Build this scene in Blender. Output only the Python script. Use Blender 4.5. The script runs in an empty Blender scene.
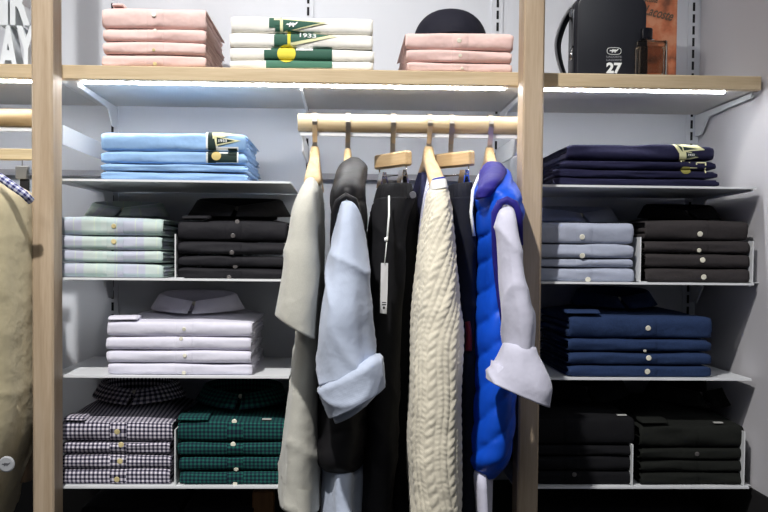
import bpy, math, random
from mathutils import Vector, Matrix, noise
random.seed(7)
sc = bpy.context.scene
C = sc.collection
PI = math.pi

# ---------------------------------------------------------------- camera
F_PX = 1015.0
CAM = Vector((0, -1.75, 1.45))
SHIFT = 38.0
_y, _p, _r = [math.radians(a) for a in (2.25, -2.2, 0.54)]
FWD = Vector((math.sin(_y)*math.cos(_p), math.cos(_y)*math.cos(_p), math.sin(_p)))
RT0 = Vector((math.cos(_y), -math.sin(_y), 0))
UP0 = RT0.cross(FWD)
RT = math.cos(_r)*RT0 + math.sin(_r)*UP0
UP = -math.sin(_r)*RT0 + math.cos(_r)*UP0
cd = bpy.data.cameras.new('camera'); cam = bpy.data.objects.new('camera', cd); C.objects.link(cam)
M4 = Matrix((RT, UP, -FWD)).transposed().to_4x4(); M4.translation = CAM
cam.matrix_world = M4
cd.sensor_width = 36; cd.lens = 36*F_PX/768; cd.shift_y = SHIFT/768; cd.clip_start = 0.05
sc.camera = cam

def P(px, py, Y):
    """real-world point at depth Y seen at a photo position (used only to measure the place)"""
    d = FWD*F_PX + RT*(px-384) + UP*(256-py+SHIFT)
    t = (Y-CAM.y)/d.y
    return CAM + d*t

# ---------------------------------------------------------------- world, lights, exposure
w = bpy.data.worlds.new('world'); sc.world = w; w.use_nodes = True
w.node_tree.nodes['Background'].inputs[0].default_value = (0.80, 0.86, 1.0, 1)
w.node_tree.nodes['Background'].inputs[1].default_value = 0.055
sc.view_settings.view_transform = 'Standard'; sc.view_settings.look = 'None'
sc.view_settings.gamma = 1.0; sc.view_settings.use_curve_mapping = False
sc.view_settings.exposure = 0.0
sc.cycles.use_denoising = True

def spot(name, loc, target, power, size_deg=60, blend=0.6, radius=0.04, col=(1, 0.98, 0.95)):
    l = bpy.data.lights.new(name, 'SPOT'); l.energy = power; l.spot_size = math.radians(size_deg)
    l.spot_blend = blend; l.shadow_soft_size = radius; l.color = col
    o = bpy.data.objects.new(name, l); C.objects.link(o); o.location = loc
    o.rotation_euler = (Vector(target)-Vector(loc)).to_track_quat('-Z', 'Y').to_euler()
    return o
spot('ceiling_spot', (-0.42, -1.25, 3.0), (-0.06, 0.05, 1.44), 200, 58, 1.0, 0.03)
spot('ceiling_spot', (-1.5, -1.6, 3.0), (-0.3, 0.1, 1.4), 30, 60, 0.9, 0.05)
def area(name, loc, target, power, sx, sy, col):
    l = bpy.data.lights.new(name, 'AREA'); l.energy = power; l.shape = 'RECTANGLE'; l.size = sx; l.size_y = sy; l.color = col
    o = bpy.data.objects.new(name, l); C.objects.link(o); o.location = loc
    o.rotation_euler = (Vector(target)-Vector(loc)).to_track_quat('-Z', 'Y').to_euler()
    return o
area('overhead_fill', (0.3, -2.6, 3.1), (0, 0, 1.4), 9, 1.2, 0.6, (0.9, 0.95, 1.0))  # added soft fill from above, not a fixture of the shop

# ---------------------------------------------------------------- materials
def lin(c):
    return tuple(((v/255)/12.92 if v/255 <= 0.04045 else ((v/255+0.055)/1.055)**2.4) for v in c)
_M = {}
def base_mat(name):
    m = bpy.data.materials.new(name); m.use_nodes = True
    return m, m.node_tree, m.node_tree.nodes['Principled BSDF']
def plain(name, col, rough=0.6, metal=0.0, spec=0.5, emit=None, trans=0.0, ior=1.45):
    if name in _M: return _M[name]
    m, nt, b = base_mat(name)
    b.inputs['Base Color'].default_value = (*lin(col), 1); b.inputs['Roughness'].default_value = rough
    b.inputs['Metallic'].default_value = metal; b.inputs['Specular IOR Level'].default_value = spec
    b.inputs['Transmission Weight'].default_value = trans; b.inputs['IOR'].default_value = ior
    if emit:
        b.inputs['Emission Color'].default_value = (*emit[0], 1); b.inputs['Emission Strength'].default_value = emit[1]
    _M[name] = m; return m
def N(nt, t, **k):
    n = nt.nodes.new(t)
    for a, v in k.items(): setattr(n, a, v)
    return n
def math_n(nt, op, a, b=None, c=None):
    n = N(nt, 'ShaderNodeMath', operation=op)
    for i, v in enumerate((a, b, c)):
        if v is None: continue
        if isinstance(v, (int, float)): n.inputs[i].default_value = v
        else: nt.links.new(v, n.inputs[i])
    return n.outputs[0]
def mixc(nt, fac, a, b):
    n = N(nt, 'ShaderNodeMix', data_type='RGBA')
    if isinstance(fac, (int, float)): n.inputs[0].default_value = fac
    else: nt.links.new(fac, n.inputs[0])
    for i, v in ((6, a), (7, b)):
        if isinstance(v, tuple): n.inputs[i].default_value = (*v, 1)
        else: nt.links.new(v, n.inputs[i])
    return n.outputs[2]
def uvs(nt):
    t = N(nt, 'ShaderNodeUVMap'); t.uv_map = 'uv'
    s = N(nt, 'ShaderNodeSeparateXYZ'); nt.links.new(t.outputs[0], s.inputs[0])
    return t.outputs[0], s.outputs[0], s.outputs[1]
def fabric(name, col, rough=0.9, mottle=0.10, weave=900, bump=0.25, scale=60, sheen=0.2, heather=0.0, col2=None):
    """cloth: base colour with slight mottling, fine weave bump, soft sheen"""
    if name in _M: return _M[name]
    m, nt, b = base_mat(name)
    uv, u, v = uvs(nt)
    c = lin(col)
    tc = N(nt, 'ShaderNodeTexCoord')
    nz = N(nt, 'ShaderNodeTexNoise'); nz.inputs['Scale'].default_value = scale; nz.inputs['Detail'].default_value = 4
    nt.links.new(tc.outputs['Object'], nz.inputs['Vector'])
    c2 = lin(col2) if col2 else tuple(x*(1-mottle*2) for x in c)
    fac = math_n(nt, 'MULTIPLY', math_n(nt, 'SUBTRACT', nz.outputs[0], 0.35), 1.6 if not heather else 3*heather)
    fac.node.use_clamp = True
    nt.links.new(mixc(nt, fac, c, c2), b.inputs['Base Color'])
    b.inputs['Roughness'].default_value = rough
    b.inputs['Specular IOR Level'].default_value = 0.25
    b.inputs['Sheen Weight'].default_value = sheen if sum(col) > 240 else 0.0
    wu = math_n(nt, 'SINE', math_n(nt, 'MULTIPLY', u, weave*2)); wv = math_n(nt, 'SINE', math_n(nt, 'MULTIPLY', v, weave*2))
    h = math_n(nt, 'MULTIPLY', wu, wv)
    nb = N(nt, 'ShaderNodeTexNoise'); nb.inputs['Scale'].default_value = 22; nb.inputs['Detail'].default_value = 3
    nt.links.new(tc.outputs['Object'], nb.inputs['Vector'])
    hh = math_n(nt, 'ADD', math_n(nt, 'MULTIPLY', h, 0.025), math_n(nt, 'MULTIPLY', nb.outputs[0], 3.0))
    bp = N(nt, 'ShaderNodeBump'); bp.inputs['Strength'].default_value = bump; bp.inputs['Distance'].default_value = 0.004
    nt.links.new(hh, bp.inputs['Height']); nt.links.new(bp.outputs[0], b.inputs['Normal'])
    _M[name] = m; return m
def gingham(name, c1, c2, cm, period=0.0075, duty=0.5, rough=0.9):
    """two-colour check: both bands c2, one band cm, none c1"""
    if name in _M: return _M[name]
    m, nt, b = base_mat(name)
    uv, u, v = uvs(nt)
    def band(x):
        return math_n(nt, 'LESS_THAN', math_n(nt, 'FRACT', math_n(nt, 'DIVIDE', x, period)), duty)
    bu, bv = band(u), band(v)
    s = math_n(nt, 'ADD', bu, bv)
    one = math_n(nt, 'GREATER_THAN', s, 0.5); two = math_n(nt, 'GREATER_THAN', s, 1.5)
    col = mixc(nt, two, mixc(nt, one, lin(c1), lin(cm)), lin(c2))
    nt.links.new(col, b.inputs['Base Color']); b.inputs['Roughness'].default_value = rough
    b.inputs['Specular IOR Level'].default_value = 0.2
    _M[name] = m; return m
def plaid(name, base, bands, rough=0.9):
    """bands: (axis, period, centre, width, colour, strength)"""
    if name in _M: return _M[name]
    m, nt, b = base_mat(name)
    uv, u, v = uvs(nt)
    col = lin(base)
    for ax, per, cen, wd, cc, st in bands:
        x = u if ax == 'u' else v
        d = math_n(nt, 'ABSOLUTE', math_n(nt, 'SUBTRACT', math_n(nt, 'FRACT', math_n(nt, 'DIVIDE', x, per)), cen))
        sm = N(nt, 'ShaderNodeMapRange', interpolation_type='SMOOTHSTEP'); nt.links.new(d, sm.inputs[0])
        sm.inputs[1].default_value = wd*0.5; sm.inputs[2].default_value = wd*0.5+0.03; sm.inputs[3].default_value = st; sm.inputs[4].default_value = 0
        col = mixc(nt, sm.outputs[0], col, lin(cc))
    nt.links.new(col, b.inputs['Base Color']); b.inputs['Roughness'].default_value = rough
    b.inputs['Specular IOR Level'].default_value = 0.2
    _M[name] = m; return m
def wood(name, light, dark, axis='Z', rough=0.45, scale=1.0):
    if name in _M: return _M[name]
    m, nt, b = base_mat(name)
    tc = N(nt, 'ShaderNodeTexCoord'); mp = N(nt, 'ShaderNodeMapping'); nt.links.new(tc.outputs['Object'], mp.inputs[0])
    s = {'X': (0.9, 14, 14), 'Y': (14, 0.9, 14), 'Z': (14, 14, 0.9)}[axis]
    mp.inputs['Scale'].default_value = [k*scale for k in s]
    nz = N(nt, 'ShaderNodeTexNoise'); nz.inputs['Scale'].default_value = 4; nz.inputs['Detail'].default_value = 6; nz.inputs['Distortion'].default_value = 0.6
    nt.links.new(mp.outputs[0], nz.inputs['Vector'])
    mp2 = N(nt, 'ShaderNodeMapping'); nt.links.new(tc.outputs['Object'], mp2.inputs[0]); mp2.inputs['Scale'].default_value = [k*scale*6 for k in s]
    n2 = N(nt, 'ShaderNodeTexNoise'); n2.inputs['Scale'].default_value = 4; n2.inputs['Detail'].default_value = 3
    nt.links.new(mp2.outputs[0], n2.inputs['Vector'])
    r = N(nt, 'ShaderNodeMapRange'); r.inputs[1].default_value = 0.35; r.inputs[2].default_value = 0.68
    nt.links.new(math_n(nt, 'ADD', math_n(nt, 'MULTIPLY', nz.outputs[0], 0.7), math_n(nt, 'MULTIPLY', n2.outputs[0], 0.3)), r.inputs[0])
    nt.links.new(mixc(nt, r.outputs[0], lin(light), lin(dark)), b.inputs['Base Color'])
    b.inputs['Roughness'].default_value = rough; b.inputs['Specular IOR Level'].default_value = 0.35
    bp = N(nt, 'ShaderNodeBump'); bp.inputs['Strength'].default_value = 0.12; bp.inputs['Distance'].default_value = 0.001
    nt.links.new(n2.outputs[0], bp.inputs['Height']); nt.links.new(bp.outputs[0], b.inputs['Normal'])
    _M[name] = m; return m
def painted(name, col, rough=0.55):
    if name in _M: return _M[name]
    m, nt, b = base_mat(name)
    tc = N(nt, 'ShaderNodeTexCoord'); nz = N(nt, 'ShaderNodeTexNoise'); nz.inputs['Scale'].default_value = 3.0; nz.inputs['Detail'].default_value = 5
    nt.links.new(tc.outputs['Object'], nz.inputs['Vector'])
    c = lin(col)
    nt.links.new(mixc(nt, nz.outputs[0], c, tuple(x*0.94 for x in c)), b.inputs['Base Color'])
    b.inputs['Roughness'].default_value = rough; b.inputs['Specular IOR Level'].default_value = 0.3
    n2 = N(nt, 'ShaderNodeTexNoise'); n2.inputs['Scale'].default_value = 300
    nt.links.new(tc.outputs['Object'], n2.inputs['Vector'])
    bp = N(nt, 'ShaderNodeBump'); bp.inputs['Strength'].default_value = 0.04; bp.inputs['Distance'].default_value = 0.001
    nt.links.new(n2.outputs[0], bp.inputs['Height']); nt.links.new(bp.outputs[0], b.inputs['Normal'])
    _M[name] = m; return m

wall_m = painted('wall_paint', (208, 211, 218))
side_m = painted('side_panel_paint', (212, 210, 214))
dark_m = painted('dark_laminate_and_shade', (46, 45, 46), 0.5)
floor_m = painted('floor_tile', (120, 116, 110), 0.4)
metal_white = plain('white_powder_coat', (228, 230, 233), 0.42, 0.0)
post_wood = wood('ash_post', (192, 172, 148), (166, 144, 118), 'Z', 0.5)
shelf_wood = wood('ash_shelf_edge', (210, 190, 158), (186, 164, 130), 'X', 0.5)
rail_wood = wood('pale_rail_wood', (212, 194, 160), (190, 168, 132), 'X', 0.4)
hang_wood = wood('hanger_wood', (212, 186, 144), (184, 150, 108), 'Y', 0.4)
under_m = painted('shelf_underside', (208, 205, 200), 0.6)
steel = plain('brushed_steel', (196, 186, 172), 0.32, 1.0)
chrome = plain('chrome', (210, 210, 212), 0.2, 1.0)
slot_m = plain('slot_black', (16, 17, 22), 0.8)
led_m = plain('led_strip', (255, 255, 255), 0.5, emit=((0.95, 0.97, 1.0), 74.0))
led_hi = plain('led_strip_dim', (255, 255, 255), 0.5, emit=((0.95, 0.97, 1.0), 22.0))
acry = plain('divider_white', (226, 228, 230), 0.25)
btn_m = plain('button_pearl', (226, 222, 205), 0.3)
btn_y = plain('button_horn', (206, 190, 140), 0.35)
btn_d = plain('button_dark', (96, 92, 92), 0.3)

# ---------------------------------------------------------------- mesh helpers
def obj(name, verts, faces, mat, parent=None, uv=None, smooth=True, loc=None):
    me = bpy.data.meshes.new(name); me.from_pydata([tuple(v) for v in verts], [], faces); me.update()
    if mat: me.materials.append(mat)
    if smooth:
        me.polygons.foreach_set('use_smooth', [True]*len(me.polygons))
    if uv is not None:
        l = me.uv_layers.new(name='uv')
        for lp in me.loops: l.data[lp.index].uv = uv[lp.vertex_index]
    o = bpy.data.objects.new(name, me); C.objects.link(o)
    if parent: o.parent = parent
    if loc is not None: o.location = loc
    return o
def thing(name, label, cat, group=None, loc=(0, 0, 0), rz=0):
    o = bpy.data.objects.new(name, None); C.objects.link(o); o.empty_display_size = 0.02
    o.location = loc; o.rotation_euler = (0, 0, rz)
    tag(o, label, cat, group); return o
def tag(o, label, cat, group=None):
    o['label'] = label; o['category'] = cat
    if group: o['group'] = group
    return o
class MB:
    def __init__(s): s.v = []; s.f = []; s.uv = []
    def add(s, v, f, uv=None):
        n = len(s.v); s.v += [tuple(x) for x in v]; s.f += [tuple(i+n for i in q) for q in f]
        s.uv += uv if uv else [(x[0], x[2]) for x in v]
    def box(s, x0, x1, y0, y1, z0, z1, bev=0.0):
        if bev <= 0:
            v = [(x, y, z) for x in (x0, x1) for y in (y0, y1) for z in (z0, z1)]
            s.add(v, [(0, 1, 3, 2), (4, 6, 7, 5), (0, 4, 5, 1), (2, 3, 7, 6), (0, 2, 6, 4), (1, 5, 7, 3)])
            return
        b = min(bev, (x1-x0)*.49, (y1-y0)*.49, (z1-z0)*.49)
        bx = [(x0, x1), (y0, y1), (z0, z1)]
        # chamfered box: 24 verts
        idx = {}; v = []
        for sx in (0, 1):
            for sy in (0, 1):
                for sz in (0, 1):
                    for ax in range(3):
                        p = []
                        for a, sg in enumerate((sx, sy, sz)):
                            q = bx[a][sg]
                            if a != ax: q += b if sg == 0 else -b
                            p.append(q)
                        idx[(sx, sy, sz, ax)] = len(v); v.append(tuple(p))
        f = []
        for ax in range(3):
            o1, o2 = [a for a in range(3) if a != ax]
            for sg in (0, 1):
                q = []
                for (a1, a2) in ((0, 0), (1, 0), (1, 1), (0, 1)):
                    k = [0, 0, 0]; k[ax] = sg; k[o1] = a1; k[o2] = a2; q.append(idx[(*k, ax)])
                f.append(tuple(q))
        for ax in range(3):
            o1, o2 = [a for a in range(3) if a != ax]
            for a1 in (0, 1):
                for a2 in (0, 1):
                    k0 = [0, 0, 0]; k0[o1] = a1; k0[o2] = a2; k1 = list(k0); k1[ax] = 1
                    f.append((idx[(*k0, o1)], idx[(*k0, o2)], idx[(*k1, o2)], idx[(*k1, o1)]))
        for sx in (0, 1):
            for sy in (0, 1):
                for sz in (0, 1):
                    f.append(tuple(idx[(sx, sy, sz, a)] for a in range(3)))
        s.add(v, f)
    def rings(s, R, cap=True, closed=True, uv=None):
        n = len(R[0]); v = [p for r in R for p in r]; f = []
        for i in range(len(R)-1):
            for j in range(n if closed else n-1):
                k = (j+1) % n
                f.append((i*n+j, i*n+k, (i+1)*n+k, (i+1)*n+j))
        if cap and closed:
            f.append(tuple(range(n-1, -1, -1))); f.append(tuple((len(R)-1)*n+j for j in range(n)))
        s.add(v, f, uv)
    def build(s, name, mat, parent=None, smooth=False):
        o = obj(name, s.v, s.f, mat, parent, s.uv, smooth)
        import bmesh
        bm = bmesh.new(); bm.from_mesh(o.data); bmesh.ops.recalc_face_normals(bm, faces=bm.faces); bm.to_mesh(o.data); bm.free()
        return o
def box(name, x0, x1, y0, y1, z0, z1, mat, parent=None, bev=0.0):
    m = MB(); m.box(min(x0, x1), max(x0, x1), y0, y1, z0, z1, bev); return m.build(name, mat, parent)
def struct(o): o['kind'] = 'structure'; return o
def sub(o, lv=1, simple=False):
    m = o.modifiers.new('sub', 'SUBSURF'); m.levels = lv; m.render_levels = lv
    if simple: m.subdivision_type = 'SIMPLE'
    return o
def solid(o, t, off=0):
    m = o.modifiers.new('thick', 'SOLIDIFY'); m.thickness = t; m.offset = off; return o
def circ(c, ax, r, n=16, r2=None):
    """ring around centre c, plane normal ax"""
    ax = Vector(ax).normalized(); a = ax.orthogonal().normalized(); b = ax.cross(a)
    return [Vector(c)+a*math.cos(2*PI*k/n)*r+b*math.sin(2*PI*k/n)*(r2 or r) for k in range(n)]
def tube_mb(m, pts, r, n=8):
    R = []
    pts = [Vector(p) for p in pts]
    nrm = None
    for i, p in enumerate(pts):
        t = (pts[min(i+1, len(pts)-1)]-pts[max(i-1, 0)]).normalized()
        if nrm is None: nrm = t.orthogonal().normalized()
        nrm = (nrm - t*nrm.dot(t)).normalized(); b = t.cross(nrm)
        rr = r[i] if isinstance(r, (list, tuple)) else r
        R.append([p+nrm*math.cos(2*PI*k/n)*rr+b*math.sin(2*PI*k/n)*rr for k in range(n)])
    m.rings(R)
def ribbon_mb(m, pts, wdt, thk, side=(1, 0, 0)):
    R = []; pts = [Vector(p) for p in pts]; sd = Vector(side)
    for i, p in enumerate(pts):
        t = (pts[min(i+1, len(pts)-1)]-pts[max(i-1, 0)]).normalized(); b = t.cross(sd).normalized()
        R.append([p+sd*wdt/2+b*thk/2, p+sd*wdt/2-b*thk/2, p-sd*wdt/2-b*thk/2, p-sd*wdt/2+b*thk/2])
    m.rings(R)
def nz(x, y, z, s=1.0): return noise.noise(Vector((x*s, y*s, z*s)))

# ---------------------------------------------------------------- structure
WY = 0.33
wx = 0.728
struct(box('floor', -2.6, 2.2, -4.0, 0.45, -0.05, 0.0, floor_m))
struct(box('wall_back', -2.6, wx+0.04, WY, WY+0.05, 0.0, 2.7, wall_m))
zb = P(650, 487.5, 0).z            # bottom shelf height
struct(box('wall_right', wx, wx+0.04, -0.32, WY, zb-0.004, 2.7, side_m))
struct(box('trim_1', wx-0.001, wx+0.041, -0.32, WY, 0.0, zb-0.005, dark_m))
struct(box('trim_2', -2.6, wx-0.002, WY-0.006, WY-0.0005, 0.0, zb-0.06, dark_m))  # dark sheet painting the shade on the back wall below the lowest shelf
struct(box('trim_3', -1.6, wx-0.003, 0.10, WY-0.007, 0.0, 0.80, dark_m))   # low plinth cabinet under the shelves
# slotted wall uprights
stand_px = [(113, 150), (307, 200), (497, 40), (692, 70)]
stx = [P(px, py, WY).x for px, py in stand_px]
for i, x in enumerate(stx):
    u = struct(box('trim_%d' % (4+i), x-0.011, x+0.011, WY-0.004, WY-0.0002, 0.8, 2.6, wall_m))
    m = MB()
    z = 0.9
    while z < 2.5:
        m.box(x-0.0023, x+0.0023, WY-0.0052, WY-0.0042, z, z+0.017); z += 0.024
    struct(m.build('slot_row', slot_m, u))

# posts
for px, lab in ((43, 'ash wood upright post at left between jacket and shirt shelves'), (531, 'ash wood upright post at right, behind the white rolled cuff')):
    x = P(px, 256, -0.057).x
    t = box('wooden_post', x-0.0175, x+0.0175, -0.060, -0.004, 0.0, 2.65, post_wood, None, 0.003)
    tag(t, lab, 'post', 'ash posts')
postL, postR = P(43, 256, -0.057).x, P(531, 256, -0.057).x

# wood-edged upper shelves with LED strip and brackets
ztop = P(180, 66.6, 0).z; zbot = P(180, 80.8, 0).z
def upper_shelf(x0, x1, z0, z1, label, brs, led=(0.03, 0.03), ledw=0.0062, lm=None):
    t = thing('wooden_shelf', label, 'shelf', 'ash edged shelves with light strip', ((x0+x1)/2, WY, z0))
    t_inv = Vector(t.location)
    def b(n, a0, a1, b0, b1, c0, c1, mt, bev=0):
        return box(n, a0-t_inv.x, a1-t_inv.x, b0-t_inv.y, b1-t_inv.y, c0-t_inv.z, c1-t_inv.z, mt, t, bev)
    b('front_edge', x0, x1, 0.0, 0.018, z0, z1, shelf_wood, 0.0012)
    b('board', x0, x1, 0.0185, WY-0.006, z0+0.002, z1, under_m)
    b('light_strip', x0+led[0], x1-led[1], 0.026, 0.026+ledw, z0-0.002, z0+0.0012, lm or led_m)
    for bx in brs:
        m = MB(); bracket_mb(m, bx-t_inv.x, -0.0005, 0.035-t_inv.y+0.0, 0.042, 0.012)
        # bracket is written relative to the shelf base
        for i, v in enumerate(m.v):
            m.v[i] = v
        o = m.build('bracket', metal_white, t)
    return t
# bracket_mb uses world WY; shift for local frame
def bracket_mb(m, x, ztop_, yf, h0=0.05, h1=0.014):
    yb = -0.006
    pr = [(yf, 0), (yf, -h1*.6), (yb-.075, -h1), (yb-.035, -h0), (yb, -h0), (yb, 0)]
    n = len(pr)
    m.add([(x-.0015, y, ztop_+z) for y, z in pr]+[(x+.0015, y, ztop_+z) for y, z in pr],
          [tuple(range(n)), tuple(range(2*n-1, n-1, -1))]+[(i, (i+1) % n, (i+1) % n+n, i+n) for i in range(n)])
upper_shelf(-1.45, postL-0.001, ztop-(ztop-zbot), ztop, 'ash edged shelf left of the left post, carrying white letters', [-1.0], led=(0.03, 0.0))
upper_shelf(postL+0.001, postR-0.001, zbot, ztop, 'long ash edged shelf above the hanging rail, carrying pink and white stacks', [stx[0]+.008, stx[1], stx[2]+.008], led=(0.040, 0.034))
upper_shelf(postR+0.001, wx-0.006, zbot, ztop, 'ash edged shelf at right, carrying the black bag and perfume', [stx[3]+.008], led=(0.0, 0.055))
z2 = ztop+0.46
upper_shelf(-1.45, postL-0.001, z2-.026, z2, 'topmost ash shelf above the white letters, out of frame', [-1.0], led=(0.03, 0.0), lm=led_hi)
upper_shelf(postL+0.001, postR-0.001, z2-.026, z2, 'topmost ash shelf above the pink and white stacks, out of frame', [stx[0]+.008, stx[2]+.008], lm=led_hi)
upper_shelf(postR+0.001, wx-0.006, z2-.026, z2, 'topmost ash shelf above the black bag, out of frame', [stx[3]+.008], lm=led_hi)

# thin metal shelves
zs = [P(180, 180, 0).z, P(180, 278.5, 0).z, P(180, 376, 0).z, P(180, 486.5, 0).z]
XL0, XL1 = postL-0.01, P(289.5, 278, 0).x
XR0, XR1 = postR-0.012, P(754, 283, 0).x
def metal_shelf(x0, x1, z, label, bx):
    t = thing('metal_shelf', label, 'shelf', 'thin white metal shelves', ((x0+x1)/2, WY, z))
    cx, cy, cz = t.location
    m = MB(); m.box(x0-cx, x1-cx, -WY, -0.006, -0.0025, 0); m.box(x0-cx, x1-cx, -WY, -WY+0.0015, -0.0036, -0.0025)
    m.build('plate', metal_white, t)
    for b_ in bx:
        m = MB(); bracket_mb(m, b_-cx, -0.0026, -0.31, 0.045, 0.006); m.build('bracket', metal_white, t)
names = ['topmost', 'second', 'third', 'lowest']
carr = [['light blue shirts', 'green plaid and black shirts', 'white shirts', 'gingham and dark green shirts'],
        ['navy shirts', 'pale blue and charcoal shirts', 'denim shirts', 'black and olive shirts']]
for i, z in enumerate(zs):
    metal_shelf(XL0, XL1, z, '%s white metal shelf on the left, carrying %s' % (names[i], carr[0][i]), [stx[0], XL1+0.004 if i == 9 else stx[0]+0.0] [:1])
    metal_shelf(XR0, XR1, z, '%s white metal shelf on the right, carrying %s' % (names[i], carr[1][i]), [stx[3]+0.006])

# dividers standing on shelves
def divider(px, py0, shelf, lab, y1=0.26):
    x = P(px, 300, 0.0).x; z0 = zs[shelf]+0.0002; h = P(px, py0, 0).z-z0
    m = MB(); m.box(x-0.001, x+0.001, 0.002, y1, z0, z0+h, 0); m.box(x-0.001, x+0.014, 0.006, y1-0.02, z0, z0+0.0012)
    o = m.build('shelf_divider', acry); tag(o, lab, 'divider', 'thin shelf dividers')
divider(175, 234, 1, 'thin white divider between green plaid and black shirts')
divider(175, 430, 3, 'thin white divider between gingham and dark green shirts')
divider(640, 237, 1, 'thin white divider between pale blue and charcoal shirts')
divider(636, 445, 3, 'thin white divider between black and olive shirts')
divider(752.5, 241, 1, 'thin white divider right of the charcoal shirts by the side wall', 0.20)
divider(748.5, 432, 3, 'thin white divider right of the olive black shirts by the side wall', 0.20)

# ---------------------------------------------------------------- folded shirts
def profile(t, d, ry, n=18, ex=2.6, inset=0.0):
    """(y,z) outer path from back bottom round the front to back top; front at y=0"""
    pts = [(d, inset), (d*0.6, inset), (d*0.3, inset)]
    hz = t/2-inset
    for k in range(n+1):
        a = -PI/2+PI*k/n
        cy = abs(math.cos(a))**(2/ex); sz = math.copysign(abs(math.sin(a))**(2/ex), math.sin(a))
        pts.append((ry-(ry-inset)*cy, t/2+hz*sz))
    pts += [(d*0.3, t-inset), (d*0.6, t-inset), (d, t-inset)]
    return pts
def front_y(z, t, ry, ex=2.6):
    s = min(1.0, abs((z-t/2)/(t/2)))
    return ry*(1-(1-s**ex)**(1/ex))
def folded(name, label, cat, group, x0, x1, yf, z0, t, mat, d=0.27, seed=0, buttons=None, placket=None, collar=None,
           cuff=None, bag=0.0, layers=3, amp=1.0, tail=True, collar_mat=None, cs=1.0, hump=0.0, pocket=None):
    """a folded shirt: outer wrapped cloth, stacked inner layers seen at the sides, placket, buttons, collar"""
    wd = x1-x0
    T = thing(name, label, cat, group, ((x0+x1)/2, yf+d/2, z0))
    t = t*0.985
    ry = min(t*0.42, 0.011)
    rnd = random.Random(seed)
    sd = seed*3.7
    def defo(x, y, z):
        rel = z/t
        # gentle undulation of the upper edge and of the front
        u = nz(x*9+sd, y*6, 0.3+sd)
        z2 = z - (rel**2)*0.0016*amp*(1+u*1.6) + (1-rel)**3*0.0006*(nz(x*11, sd, 2))
        en = max(0, (abs(x)/(wd/2)-0.9)/0.1)**2
        z2 -= rel*0.0022*en*amp; z2 += (1-rel)*0.0012*en*amp
        z2 -= rel*rel*0.0022*amp*max(0, nz(x*17+sd*1.7, 4.4, sd))
        z2 = max(0.0002, z2)
        y2 = y + 0.0026*amp*nz(x*14+sd, rel*2.0, sd)
        crease = 0.0012*amp*math.sin((x*26+rel*3.0+sd))*max(0, nz(x*5, rel, sd+9))
        y2 += crease
        if hump and rel > 0.5 and y > 0.03:
            k = min(1, (y-0.03)/0.12); z2 += hump*k*math.exp(-(x/ (wd*0.42))**4)*rel
        return (x, y2-d/2, z2)
    nx = 40
    outer = profile(t, d, ry); inner = profile(t, d, ry, inset=min(0.0016, t*.12))
    ring_pts = outer+inner[::-1]
    arc = [0]
    for i in range(1, len(ring_pts)):
        arc.append(arc[-1]+math.dist(ring_pts[i], ring_pts[i-1]))
    V = []; UV = []; Fc = []
    n = len(ring_pts)
    for i in range(nx+1):
        x = -wd/2+wd*i/nx
        for j, (y, z) in enumerate(ring_pts):
            xx = x + (0.0016*nz(y*40, z*80, sd+i) if i in (0, nx) else 0)
            V.append(defo(xx, y, z)); UV.append((xx+seed*0.0013, arc[j]))
    for i in range(nx):
        for j in range(n):
            k = (j+1) % n; Fc.append((i*n+j, (i+1)*n+j, (i+1)*n+k, i*n+k))
    Fc.append(tuple(range(n))); Fc.append(tuple(nx*n+j for j in range(n-1, -1, -1)))
    m = MB(); m.add(V, Fc, UV)
    # inner layers: the rest of the shirt folded inside
    lt = (t-0.0036)/layers
    for L in range(layers):
        za = 0.0018+L*lt+0.0003; zb_ = za+lt*0.88
        xa = -wd/2+0.002+rnd.random()*0.006; xb = wd/2-0.002-rnd.random()*0.006
        R = []
        ny = 14
        for i in range(ny+1):
            y = ry*0.9+(d+0.004-ry*0.9)*i/ny
            wv = 0.0025*nz(y*25, L*3.1+sd, 1.0)
            ring = []
            for k in range(10):
                a = 2*PI*k/10
                side = 1 if math.cos(a) > 0 else -1
                xx = (xb-0.002 if side > 0 else xa+0.002)+0.0022*math.cos(a)+wv*side*1.6
                ring.append((xx, y-d/2, (za+zb_)/2-0.0004+ (zb_-za)/2*math.sin(a)*0.98))
            R.append(ring)
        m.rings(R, uv=[(p[1], p[2]) for r in R for p in r])
    m.build('body', mat, T, smooth=True)
    fy = lambda z: front_y(z, t, ry)-d/2
    if placket is not None:
        R = []; pw = 0.028; uvp = []
        nzp = 16
        for k in range(nzp+1):
            a = -PI/2*0.93+PI*0.93*k/nzp
            cy = abs(math.cos(a))**(2/2.6); sz = math.copysign(abs(math.sin(a))**(2/2.6), math.sin(a))
            y = ry-(ry+0.0009)*cy; z = t/2+(t/2)*sz*0.99
            row = []
            for q in (-1, -0.92, -0.4, 0.4, 0.92, 1):
                x = placket+q*pw/2
                p = defo(x, y, z); off = 0.0 if abs(q) == 1 else -0.0006
                row.append((p[0], p[1]+off+0.0004, p[2])); uvp.append((x+0.002, k*0.002))
            R.append(row)
        mm = MB(); mm.rings(R, cap=False, closed=False, uv=uvp); mm.build('placket', mat, T, smooth=True)
    for bt in (buttons or []):
        bx, frac, bm_, br = bt
        z = t*frac; p = defo(bx, front_y(z, t, ry), z)
        c = Vector((p[0], p[1]-0.0006, p[2]))
        ax = Vector((0, -1, 0.15 if frac > .5 else -0.15)).normalized()
        mm = MB(); tube_mb(mm, [c+ax*0.0004, c+ax*0.0016, c+ax*0.0021], [br, br*1.0, br*0.78], 14)
        mm.build('button', bm_, T, smooth=False)
    if collar is not None:
        cx, cy, sc_, style = collar
        make_collar(T, cx, cy-d/2, t-0.001+hump*0.8, sc_, collar_mat or mat, style)
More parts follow.
